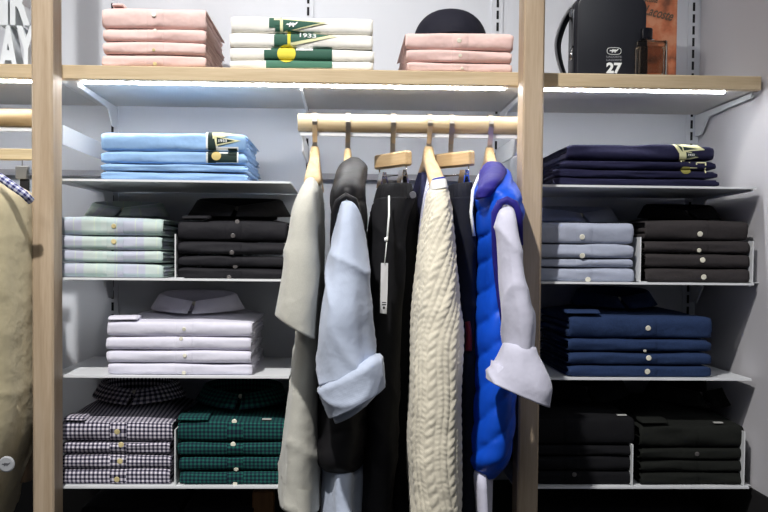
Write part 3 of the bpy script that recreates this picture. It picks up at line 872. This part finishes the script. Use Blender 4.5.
# --- 2 black vest with blue shirt
vblack = fabric('black_nylon', (28, 27, 30), rough=0.5, mottle=0.05, bump=0.15, sheen=0.0)
sky = fabric('pale_blue_oxford_cloth', (190, 200, 220), mottle=0.10, scale=900, bump=0.4, heather=.3)
t = garment_root('padded_vest', 350, 'black padded vest with a pale blue shirt layered inside', 'vest')
loft('body', [(350, 157, 359, 158, .02, .03), (341, 165, 366, 167, -.01, .07), (334, 180, 364, 182, -.02, .12), (331, 197, 365, 198, .0, .16), (331, 240, 367, 240, .04, .18), (325, 300, 370, 300, .05, .185), (318, 370, 372, 370, .05, .19),
              (313, 430, 371, 430, .05, .19), (312, 458, 368, 460, .05, .19), (316, 467, 363, 468, .05, .175)], vblack, t, 96, .004, fn=quilt(.060, .0035, 0.5, 3), hollow=.02)
base = t.location
m = MB(); tube_mb(m, [P(x, y, Y)-base for x, y, Y in ((332, 262, -.16), (333, 235, -.18), (334, 214, -.195), (338, 202, -.2), (346, 196, -.2), (354, 200, -.2), (358, 214, -.195), (362, 238, -.18))], [.002, .004, .005, .0055, .0055, .0055, .005, .002], 10); m.build('armhole_trim', vblack, t, True)
t2 = garment_root('hanging_shirt', 345, 'pale blue shirt inside the black vest, sleeve cuff rolled up', 'shirt')
loft('sleeve', [(341, 197, 354, 197, -.16, .02), (338, 208, 357, 206, -.18, .035), (334, 240, 361, 240, -.19, .045), (327, 275, 364, 275, -.195, .05), (322, 308, 367, 308, -.2, .055), (320, 350, 369, 345, -.2, .055), (322, 386, 369, 366, -.2, .055)], sky, t2, 96, .004, fn=folds(4, .004, 1, 2, .0032, 18))
loft('cuff', [(330, 380, 369, 358, -.2, .055), (320, 391, 378, 358, -.2, .066), (321, 394, 381, 361, -.2, .068), (325, 408, 384, 375, -.2, .066), (329, 421, 385, 389, -.2, .066)], sky, t2, 96, .003, fn=folds(3, .003, 0, 5, .0026, 24), hollow=.03)
loft('cuff_lining', [(335, 412, 380, 388, -.2, .056), (338, 424, 374, 399, -.2, .05)], sky, t2, 48, fn=folds(4, .004, 0, 7), hollow=.012)
loft('tail', [(325, 455, 360, 455, .04, .14), (323, 470, 361, 470, .04, .165), (322, 500, 361, 500, .04, .17), (321, 530, 361, 530, .04, .175)], sky, t2, 64, fn=folds(5, .007, 0, 3), hollow=.02)
# --- 3 black trousers
trou = fabric('black_jersey', (16, 16, 20), mottle=0.06, bump=0.3, rough=.85)
t = garment_root('hanging_trousers', 392, 'black drawstring trousers on a clip hanger with white tag', 'trousers')
loft('waist', [(380, 184, 411, 183, .0, .065), (378, 188, 412, 187, .0, .07), (375, 200, 414, 199, .0, .08)], trou, t, 80, .003, fn=lambda th, u, l, tot, p: .0022*abs(math.sin(th*16)), hollow=.01)
loft('leg', [(375, 198, 414, 197, .0, .085), (369, 226, 404, 226, -.02, .085), (366, 300, 402, 300, -.03, .08), (364, 400, 398, 400, -.03, .08), (362, 545, 392, 545, -.03, .08)], trou, t, 64, fn=folds(3, .004, 0, 1))
loft('leg', [(390, 198, 415, 197, .05, .085), (388, 226, 418, 226, .06, .085), (385, 300, 419, 300, .07, .08), (384, 400, 419, 400, .07, .08), (384, 545, 417, 545, .07, .08)], trou, t, 64, fn=folds(3, .004, 0, 4))
base = t.location
m = MB(); tube_mb(m, [P(389, 196, -.112)-base, P(389, 215, -.13)-base, P(387, 240, -.14)-base], .0016, 8); m.build('drawcord', white_p, t, True)
m = MB(); tube_mb(m, [P(411.5, 196, -.03)-base+Vector((0, -.03, 0)), P(411.5, 196, -.035)-base+Vector((0, -.03, 0))], [.006, .0055], 16); m.build('badge', plain('badge_grey', (92, 92, 98), .4), t)
tg = garment_root('price_tag', 384, 'long white paper price tag hanging on the black trousers', 'tag', None, 285)
base = tg.location
m = MB()
p = [P(381, 263, -.150), P(388, 263, -.146), P(387.5, 290, -.147), P(386.5, 314, -.146), P(380, 313, -.150), P(380.5, 288, -.152)]
m.add([q-base for q in p]+[q-base+Vector((.0002, .0009, 0)) for q in p], [(0, 1, 2, 3, 4, 5), (11, 10, 9, 8, 7, 6)]+[(i, i+6, (i+1) % 6+6, (i+1) % 6) for i in range(6)])
m.build('card', plain('tag_paper', (220, 220, 222), .6), tg)
m = MB()
for (a, b, c, d) in ((382, 302, 386, 303), (382, 304, 386, 305.4), (382.8, 306.5, 385, 309)):
    q = [P(a, b, -.1530)-base, P(c, b, -.1530)-base, P(c, d, -.1530)-base, P(a, d, -.1530)-base]; m.add(q, [(0, 1, 2, 3)])
m.build('printing', plain('ink', (40, 40, 44), .7), tg)
m = MB(); tube_mb(m, [P(387, 236, -.143)-base, P(386, 250, -.15)-base, P(384.5, 264, -.15)-base], .0008, 6); tube_mb(m, [P(386, 238, -.145)-base, P(386, 241, -.147)-base], .003, 8); m.build('string', white_p, tg, True)
# --- 4 cream cable knit sweater
cream = fabric('cream_wool', (228, 220, 200), mottle=0.04, bump=0.7, rough=.95, scale=200)
navy_l = fabric('navy_lining', (30, 32, 62), mottle=.05)
strp = plaid('blue_white_stripes', (232, 232, 240), [('u', .009, .5, .28, (48, 66, 150), 1)])
t = garment_root('knit_sweater', 435, 'cream cable knit sweater on a broad wooden hanger', 'sweater')
loft('sleeve', [(432, 186, 446, 184, -.10, .03), (429, 194, 448, 192, -.12, .045), (425, 215, 452, 213, -.13, .055), (420, 250, 455, 250, -.135, .06), (415, 300, 459, 300, -.14, .065), (412, 345, 463, 342, -.14, .07), (411, 400, 460, 400, -.14, .07), (409, 440, 460, 440, -.14, .07), (410, 480, 460, 480, -.14, .07), (413, 545, 459, 545, -.14, .065)], cream, t, 240, .0022, fn=knit())
loft('body', [(426, 190, 440, 190, .04, .08), (422, 215, 446, 215, .05, .15), (415, 300, 452, 300, .07, .16), (409, 370, 455, 370, .07, .16), (405, 430, 457, 430, .07, .15), (405, 470, 457, 470, .07, .15), (409, 500, 457, 503, .07, .14), (414, 508, 452, 510, .07, .13)], cream, t, 200, .0028, fn=knit(.019, 3))
loft('collar', [(433, 178, 445, 176, -.115, .02), (431, 183, 447, 181, -.12, .028), (431, 190, 448, 187, -.125, .034)], plaid('white_blue_trim', (232, 230, 226), [('v', .024, .12, .16, (42, 54, 140), 1)]), t, 48, .002, hollow=.004)
t = garment_root('zip_jacket', 424, 'navy jacket edge with blue and white striped lining beside the cream sweater', 'jacket')
loft('striped_edge', [(428, 176, 433, 178, -.03, .02), (424, 196, 432, 198, -.06, .03), (420, 225, 430, 225, -.07, .03), (418, 252, 426, 252, -.07, .03), (417, 285, 421, 285, -.06, .02)], strp, t, 40, hollow=None)
loft('body', [(421, 172, 428, 174, .08, .03), (417, 195, 432, 195, .09, .1), (414, 240, 438, 240, .1, .13), (414, 400, 440, 400, .1, .13), (416, 545, 440, 545, .1, .13)], navy_l, t, 48, fn=folds(4, .003, 0, 2))
# --- 5 navy trousers
t = garment_root('hanging_trousers', 462, 'navy trousers on a clip hanger between cream sweater and blue vest', 'trousers')
nvt = fabric('navy_twill', (19, 21, 33), mottle=.06, rough=.85)
loft('waist', [(450, 184, 471, 182, .0, .06), (449, 190, 472, 188, .0, .07), (448, 200, 474, 199, .0, .08)], nvt, t, 80, .003, fn=lambda th, u, l, tot, p: .002*abs(math.sin(th*14)), hollow=.01)
loft('leg', [(448, 198, 474, 197, .0, .09), (450, 226, 476, 226, .0, .1), (454, 300, 478, 300, .0, .1), (456, 400, 479, 400, .0, .1), (456, 545, 480, 545, .0, .1)], nvt, t, 64, fn=folds(3, .004, 0, 2))
loft('red_trim', [(464, 322, 470, 321, -.085, .02), (465, 335, 472, 335, -.087, .02), (464, 351, 472, 351, -.085, .02)], plain('red_trim', (110, 22, 28), .8), t, 24)
# --- 6 blue vest with white shirt
vblue = fabric('bright_blue_nylon', (22, 86, 214), rough=0.42, mottle=0.05, bump=0.12, sheen=0.0)
vpurp = fabric('deep_blue_lining', (44, 38, 132), rough=.6, bump=.2)
wht = fabric('white_lavender_poplin', (206, 205, 222), mottle=0.02, bump=0.35)
t = garment_root('padded_vest', 490, 'bright blue padded vest with white shirt inside, beside the right post', 'vest')
loft('body', [(488, 166, 500, 166, .02, .03), (482, 177, 508, 174, -.01, .08), (478, 188, 518, 192, -.02, .13), (477, 204, 522, 208, .0, .165), (476, 232, 520, 230, .02, .185), (474, 280, 513, 280, .05, .19), (470, 335, 514, 335, .05, .19), (467, 400, 514, 400, .05, .19),
              (464, 440, 511, 440, .05, .19), (463, 460, 505, 462, .05, .185), (470, 474, 492, 474, .05, .15)], vblue, t, 110, .0035, fn=quilt(.050, .0062, 1.1, 5, .42), hollow=.02)
loft('collar', [(491, 161, 500, 163, -.03, .03), (485, 167, 506, 171, -.05, .05), (481, 180, 501, 180, -.10, .05), (479, 190, 494, 189, -.12, .04), (479, 198, 487, 197, -.13, .03)], vpurp, t, 56, .004, fn=folds(3, .002, 0, 2))
base = t.location
m = MB(); tube_mb(m, [P(x, y, Y)-base for x, y, Y in ((506, 340, -.17), (500, 300, -.175), (496, 260, -.19), (495, 230, -.215), (495, 213, -.22), (500, 203, -.22), (507, 200, -.22), (515, 204, -.22), (519, 215, -.22), (522, 245, -.2))], [.003, .005, .006, .006, .006, .006, .006, .006, .006, .002], 10); m.build('armhole_trim', vpurp, t, True)
m = MB(); tube_mb(m, [P(x, y, Y)-base for x, y, Y in ((487, 166, .0), (479, 176, -.05), (473, 190, -.08), (471, 212, -.1), (474, 236, -.1))], .0028, 8); m.build('hanging_loop', white_p, t, True)
t2 = garment_root('hanging_shirt', 505, 'white lavender shirt inside the blue vest, rolled cuff over the post', 'shirt')
loft('sleeve', [(499, 205, 512, 204, -.19, .02), (498, 214, 516, 214, -.205, .035), (499, 240, 519, 240, -.21, .045), (501, 280, 524, 280, -.215, .05), (504, 305, 529, 303, -.22, .052), (506, 325, 534, 320, -.22, .054), (508, 352, 533, 352, -.22, .052)], wht, t2, 96, .004, fn=folds(4, .004, 1, 6, .0022, 20))
loft('cuff', [(510, 344, 532, 347, -.22, .05), (507, 347, 535, 355, -.22, .056), (500, 361, 541, 368, -.22, .062), (494, 373, 548, 388, -.22, .068), (491, 384, 549, 409, -.22, .07)], wht, t2, 96, .003, fn=folds(3, .004, 0, 5, .0024, 26), hollow=.03)
loft('tail', [(466, 462, 490, 462, .03, .13), (467, 480, 491, 480, .03, .16), (469, 530, 491, 530, .03, .165)], wht, t2, 64, fn=folds(4, .006, 0, 3), hollow=.02)

# ---------------------------------------------------------------- left bay
beige = fabric('beige_corduroy', (190, 178, 146), mottle=.06, bump=.5, scale=80)
t = garment_root('jacket', 0, 'beige jacket hanging left of the left post, with gingham neck trim', 'jacket', None, 300)
loft('body', [(-30, 168, 0, 178, .0, .05), (-50, 180, 18, 190, -.02, .09), (-60, 200, 28, 204, -.02, .11), (-62, 260, 28, 260, -.02, .12), (-62, 330, 27, 330, -.02, .12), (-62, 400, 26, 400, -.02, .12), (-60, 440, 21, 440, -.02, .12), (-58, 480, 8, 480, -.02, .12), (-55, 530, -6, 530, -.02, .12)], beige, t, 80, fn=folds(6, .005, 1, 2, .0008), hollow=.02)
base = t.location
m = MB(); pts = [P(x, y, Y)-base for x, y, Y in ((-8, 172, -.11), (4, 180, -.125), (14, 187, -.13), (24, 194, -.13), (31, 201, -.12))]
tube_mb(m, pts, .0065, 14)
m.uv = [(i//14*0.012+ (i % 14)*0.0001, (i % 14)*.003) for i in range(len(m.v))]
m.build('neck_trim', gingham('navy_white_gingham', (228, 228, 236), (40, 44, 96), (150, 152, 190), .006), t, True)
m = MB(); c = P(7, 464, -.150)-base; tube_mb(m, [c, c+Vector((0, -.003, 0)), c+Vector((0, -.0042, 0))], [.0125, .0125, .0105], 28); bd = m.build('snap_button', plain('badge_cloth', (176, 178, 182), .5), t)
croc(bd, plain('dark_grey_print', (90, 90, 96), .6), c.x, c.z, c.y-.0046, .007)
t = garment_root('brown_coat', 24, 'brown coat edge behind the beige jacket, against the left post', 'coat', None, 300)
loft('body', [(16, 215, 30, 218, .1, .05), (14, 260, 34, 260, .1, .09), (14, 340, 36, 340, .1, .1), (15, 440, 38, 440, .1, .1), (18, 478, 38, 480, .1, .1)], fabric('brown_cloth', (120, 98, 76), mottle=.08), t, 48, fn=folds(4, .004, 0, 2), hollow=.02)
hl = P(10, 118, RY)
t = thing('clothes_hanger', 'flat wooden clip hanger left of the left post, with a grey clip', 'hanger', None, (hl.x-0.03, RY, hl.z))
b = t.location
pz = P(10, 154.5, RY).z-b.z
box('bar', -0.14, P(32, 150, RY).x-b.x+.015, -.006, .006, pz-.010, pz+.010, hang_wood if False else wood('hanger_wood_long', (206, 190, 158), (184, 164, 126), 'X'), t, .002)
m = MB(); hook_mb(m, 0, pz+.008); o = m.build('hook', steel, t); o.rotation_euler = (0, 0, 0)
cx = P(23, 172, RY).x-b.x; cz = P(23, 173, RY).z-b.z
m = MB(); m.box(cx-.010, cx+.010, -.010, -.007, cz-.011, cz+.011, .001); m.box(cx-.010, cx+.010, .000, .003, cz-.011, cz+.011, .001); tube_mb(m, [(cx-.011, -.003, cz+.008), (cx+.011, -.003, cz+.008)], .004, 10); tube_mb(m, [(cx, -.003, cz+.008), (cx, -.003, pz-.010)], .0013, 6)
m.build('clip', plain('zinc', (150, 150, 150), .4, .8), t)
m = MB(); m.box(cx-.004, cx+.012, -.006, -.001, cz-.042, cz-.011, .001); m.build('clip_pad', slot_m, t)

# white letters
let_m = painted('white_foam', (222, 226, 230), .6)
def letter(ch, px0, px1, py0, py1, z0, lab, Y=0.09, dp=0.045):
    cu = bpy.data.curves.new('t', 'FONT'); cu.body = ch; cu.size = 1; cu.offset = 0.035; cu.extrude = 0.25; cu.bevel_depth = 0.0
    to = bpy.data.objects.new('t', cu); C.objects.link(to)
    dg = bpy.context.evaluated_depsgraph_get(); me = bpy.data.meshes.new_from_object(to.evaluated_get(dg)); bpy.data.objects.remove(to)
    xs_ = [v.co.x for v in me.vertices]; ys_ = [v.co.y for v in me.vertices]
    a = P(px0, 30, Y).x; c = P(px1, 30, Y).x; h = P(10, py0, Y).z-P(10, py1, Y).z if z0 is None else None
    hh = HL
    cx_ = (a+c)/2
    for v in me.vertices:
        v.co = ((v.co.x-min(xs_))/(max(xs_)-min(xs_))*(c-a)-(c-a)/2, -v.co.z/0.25*dp/2, (v.co.y-min(ys_))/(max(ys_)-min(ys_))*hh)
    me.materials.clear(); me.materials.append(let_m)
    o = bpy.data.objects.new('letter_block', me); C.objects.link(o); o.location = (cx_, Y+dp/2, z0)
    tag(o, lab, 'letter', 'white letter blocks')
HL = (P(10, 25, .09).z-ztop-0.0012)
zl0 = ztop+0.0006
letter('A', -2, 18, 0, 0, zl0, 'white block letter A standing on the shelf, lower row')
letter('Y', 16.5, 35, 0, 0, zl0, 'white block letter Y beside the left post, lower row')
letter('I', -1, 8, 0, 0, zl0+HL+.0008, 'white block letter I stacked above the letter A')
letter('R', 10, 30, 0, 0, zl0+HL+.0008, 'white block letter R stacked above the letter Y')

# ---------------------------------------------------------------- bag, perfume, poster box, cap
leather = plain('black_grain_leather', (30, 31, 38), .42)
def rounded(w_, h_, r, n=8, top_only=True):
    pts = []
    for cx_, cz_, a0 in ((w_/2-r, r if not top_only else .008, -90), (w_/2-r, h_-r, 0), (-w_/2+r, h_-r, 90), (-w_/2+r, r if not top_only else .008, 180)):
        rr_ = r if cz_ > h_/2 else (.008 if top_only else r)
        cxx = math.copysign(w_/2-rr_, cx_)
        for k in range(n+1):
            a = math.radians(a0+90*k/n); pts.append((cxx+rr_*math.cos(a), cz_+rr_*math.sin(a)))
    return pts
def slab(m, w_, h_, r, y0, y1, bev=.006, cx_=0, z0=0, inset_=0):
    pts = rounded(w_, h_, r)
    def sc(p, k): return ((p[0])*(1-2*k/w_)+cx_, (p[1]-h_/2)*(1-2*k/h_)+h_/2+z0)
    R = []
    for k, y in ((bev, y0), (bev*.3, y0+bev*.3), (0, y0+bev), (0, y1-bev), (bev*.3, y1-bev*.3), (bev, y1)):
        R.append([(sc(p, k)[0], y, sc(p, k)[1]) for p in pts])
    m.rings(R)
Yb = 0.05
bx0, bx1 = P(575, 40, Yb).x, P(647, 40, Yb).x
t = thing('shoulder_bag', 'black leather shoulder bag with number 27 on the right top shelf', 'bag', None, ((bx0+bx1)/2, Yb, ztop+.0005))
bw = bx1-bx0; bh = .152
m = MB(); slab(m, bw, bh, .028, 0, .06, .007); m.build('body', leather, t, True)
m = MB(); slab(m, bw-.004, bh-.004, .026, -.0035, .003, .003, 0, .002); m.build('front_panel', leather, t, True)
m = MB()
pp = [(-bw/2-.0005, .045), (-bw/2-.0005, bh-.032), (-bw/2+.008, bh-.010), (-bw/2+.028, bh+.0005), (bw/2-.028, bh+.0005), (bw/2-.008, bh-.010), (bw/2+.0005, bh-.032)]
tube_mb(m, [(a_, .012, b_) for a_, b_ in pp], .0014, 8); m.build('zipper', plain('silver_zip', (176, 178, 184), .35, .7), t, True)
m = MB(); tube_mb(m, [(-bw/2-.002, .010, .058), (-bw/2-.004, .004, .045), (-bw/2-.007, .002, .032)], [.0022, .003, .0035], 8); m.build('zip_pull', chrome, t, True)
m = MB()
sp = [P(574, 8, .09), P(570, 13, .085), P(563, 26, .08), P(558, 44, .075), P(560, 62, .07), P(566, 80, .07)]
sp = [Vector([cr(*[sp[min(max(i+o_, 0), 5)][q] for o_ in (-1, 0, 1, 2)], f/6) for q in range(3)]) for i in range(5) for f in range(6)]+[sp[-1]]
b = t.location; ribbon_mb(m, [q-b for q in sp], .024, .0025, side=(.55, .83, 0)); m.build('strap', leather, t, True)
m = MB(); ribbon_mb(m, [q-b+Vector((-.0062, -.0098, 0)) for q in sp], .0035, .0032, side=(.55, .83, 0)); m.build('strap_edge', plain('strap_white', (196, 196, 200), .5), t, True)
m = MB(); m.box(-.004, .004, -.004, .004, -.008, .008, .002); o = m.build('buckle', chrome, t); o.location = P(571, 13, .07)-b
q = P(613.5, 68.5, Yb)-b; text('27', white_p, t, q.x, q.z, -.0042, .0195, .028, bold=.045, name='number')
q = P(613.5, 51.5, Yb)-b
m = MB(); ov = []
for k in range(28):
    a = 2*PI*k/28; ov.append((q.x+.0105*math.copysign(abs(math.cos(a))**.6, math.cos(a))*1.2, -.0042, q.z+.006*math.copysign(abs(math.sin(a))**.7, math.sin(a))))
ov.append(ov[0]); tube_mb(m, ov, .0005, 6); lg = m.build('logo_outline', white_p, t, True)
croc(lg, white_p, q.x, q.z, -.0043, .0085)
q = P(613.5, 57.2, Yb)-b; text('LACOSTE', plain('print_grey', (150, 150, 156), .6), t, q.x, q.z, -.0042, .0032, .027, bold=.02)
q = P(613.5, 60.5, Yb)-b; text('LACOSTE', plain('print_grey', (150, 150, 156), .6), t, q.x, q.z, -.0042, .0032, .027, bold=.02)

# orange printed box
m_, nt, bs = base_mat('orange_print')
tc = N(nt, 'ShaderNodeTexCoord'); n1 = N(nt, 'ShaderNodeTexNoise'); n1.inputs['Scale'].default_value = 28; n1.inputs['Detail'].default_value = 6
nt.links.new(tc.outputs['Object'], n1.inputs['Vector']); rp = N(nt, 'ShaderNodeValToRGB'); nt.links.new(n1.outputs[0], rp.inputs[0])
rp.color_ramp.elements[0].position = .34; rp.color_ramp.elements[0].color = (*lin((112, 66, 44)), 1)
rp.color_ramp.elements[1].position = .6; rp.color_ramp.elements[1].color = (*lin((198, 134, 100)), 1)
e = rp.color_ramp.elements.new(.48); e.color = (*lin((184, 104, 68)), 1)
nt.links.new(rp.outputs[0], bs.inputs['Base Color']); bs.inputs['Roughness'].default_value = .5
Yo = .15
x0, x1 = P(628, 40, Yo).x, P(677, 40, Yo).x
t = thing('printed_box', 'orange brown printed box standing behind the perfume bottle', 'box', None, ((x0+x1)/2, Yo, ztop+.0005))
box('carton', -(x1-x0)/2, (x1-x0)/2, 0, .05, 0, .21, m_, t, .0015)
q = P(659, 13, Yo)-t.location; text('Lacoste', plain('print_taupe', (96, 78, 62), .6), t, q.x, q.z, -.0008, .019, .056, shear=.4, rot=-.22, bold=.02)
q = P(650, -1, Yo)-t.location; text('Lacoste', plain('print_taupe', (96, 78, 62), .6), t, q.x, q.z, -.0008, .012, .03, shear=.4, rot=-.1, bold=.02)

# perfume bottle
Yp = .020
x0, x1 = P(638, 60, Yp).x, P(668, 60, Yp).x
glass = plain('clear_glass', (240, 236, 226), .03, trans=1.0, ior=1.42)
t = thing('perfume_bottle', 'square glass perfume bottle with black cap in front of the orange box', 'perfume bottle', None, ((x0+x1)/2, Yp+.014, ztop+.0005))
hb = P(650, 40, Yp).z-ztop
hw = (x1-x0)/2
o = box('glass', -hw, hw, -.014, .014, 0, hb, glass, t, .0025)
o = box('liquid', -hw+.005, hw-.005, -.010, .010, .004, hb-.010, plain('amber_liquid', (250, 236, 222), .05, trans=1.0, ior=1.36), t, .002)
m = MB(); tube_mb(m, [(0, 0, hb), (0, 0, hb+.003)], .006, 16); m.build('collar_ring', chrome, t)
cxp = P(649, 30, Yp).x-t.location.x
m = MB(); tube_mb(m, [(cxp, 0, hb+.003), (cxp, 0, hb+.004), (cxp, 0, hb+.021), (cxp, 0, hb+.022)], [.0098, .0105, .0105, .0098], 24); m.build('cap', plain('gloss_black', (18, 18, 24), .15), t)

# cap on the pink stack
capm = fabric('navy_black_cap', (26, 26, 38), mottle=.05, rough=.8)
zc = p3[-1][1]+p3[-1][2]+.0008
xc = P(450, 25, .16).x
t = thing('baseball_cap', 'black baseball cap resting on the second pink stack', 'cap', None, (xc, .16, zc))
V = []; Fc = []; R = []
rx, ry_, hz = .070, .085, P(450, 11, .16).z-zc
for i in range(13):
    ph = math.radians(90*i/12); ring = []
    for k in range(48):
        a = 2*PI*k/48
        g = 1-.012*abs(math.cos(3*a))**14
        ring.append((rx*math.cos(a)*math.cos(ph)**.8*g, ry_*math.sin(a)*math.cos(ph)**.8*g, .004+(hz-.004)*math.sin(ph)))
    if i == 12: ring = [(0.002*math.cos(2*PI*k/48), .002*math.sin(2*PI*k/48), hz) for k in range(48)]
    R.append(ring)
m = MB(); m.rings(R); m.build('crown', capm, t, True)
R = []
for i in range(21):
    a = math.radians(200+140*i/20); row = []
    for s_ in (0, .5, 1):
        row.append((rx*math.cos(a)*(1+.02*s_), ry_*math.sin(a)-.035*s_*math.sin(PI*i/20), .006+.004*math.sin(PI*i/20)*(1-s_)))
    R.append(row)
m = MB(); m.rings(R, cap=False, closed=False); o = m.build('brim', capm, t, True); solid(o, .003)
m = MB(); tube_mb(m, [(0, 0, hz-.001), (0, 0, hz+.003)], [.006, .004], 14); m.build('button', capm, t, True)

# labels on the dark shirts of the lowest right shelf
for st_, px, py in ((sb, 621, 417), (so, 717, 431), (sg, 267, 421)):
    T, z0, t_ = st_[-1]; p = P(px, py, .03); l = T.location
    box('woven_label', p.x-l.x-.008, p.x-l.x+.008, .022-l.y, .030-l.y, t_+.0006, t_+.0022, plain('label_white', (190, 190, 186), .6), T)
# things standing in the dark under the lowest shelves
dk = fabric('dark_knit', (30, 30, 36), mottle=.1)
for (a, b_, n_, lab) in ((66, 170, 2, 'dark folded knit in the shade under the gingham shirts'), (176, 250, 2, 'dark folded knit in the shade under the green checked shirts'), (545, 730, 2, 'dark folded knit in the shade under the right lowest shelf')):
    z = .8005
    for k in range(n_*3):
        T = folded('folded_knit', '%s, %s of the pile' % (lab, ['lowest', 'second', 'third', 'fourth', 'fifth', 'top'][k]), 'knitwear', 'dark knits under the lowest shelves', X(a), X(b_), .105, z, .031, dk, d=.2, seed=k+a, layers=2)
        z += .031
bxw = P(262, 500, .11)
tag(box('wooden_block', bxw.x-.018, bxw.x+.022, .11, .14, .8005, P(262, 492, .11).z, wood('brown_wood', (150, 108, 66), (116, 80, 48), 'Z'), None, .002), 'brown wooden block in the shade under the green checked shirts', 'block')
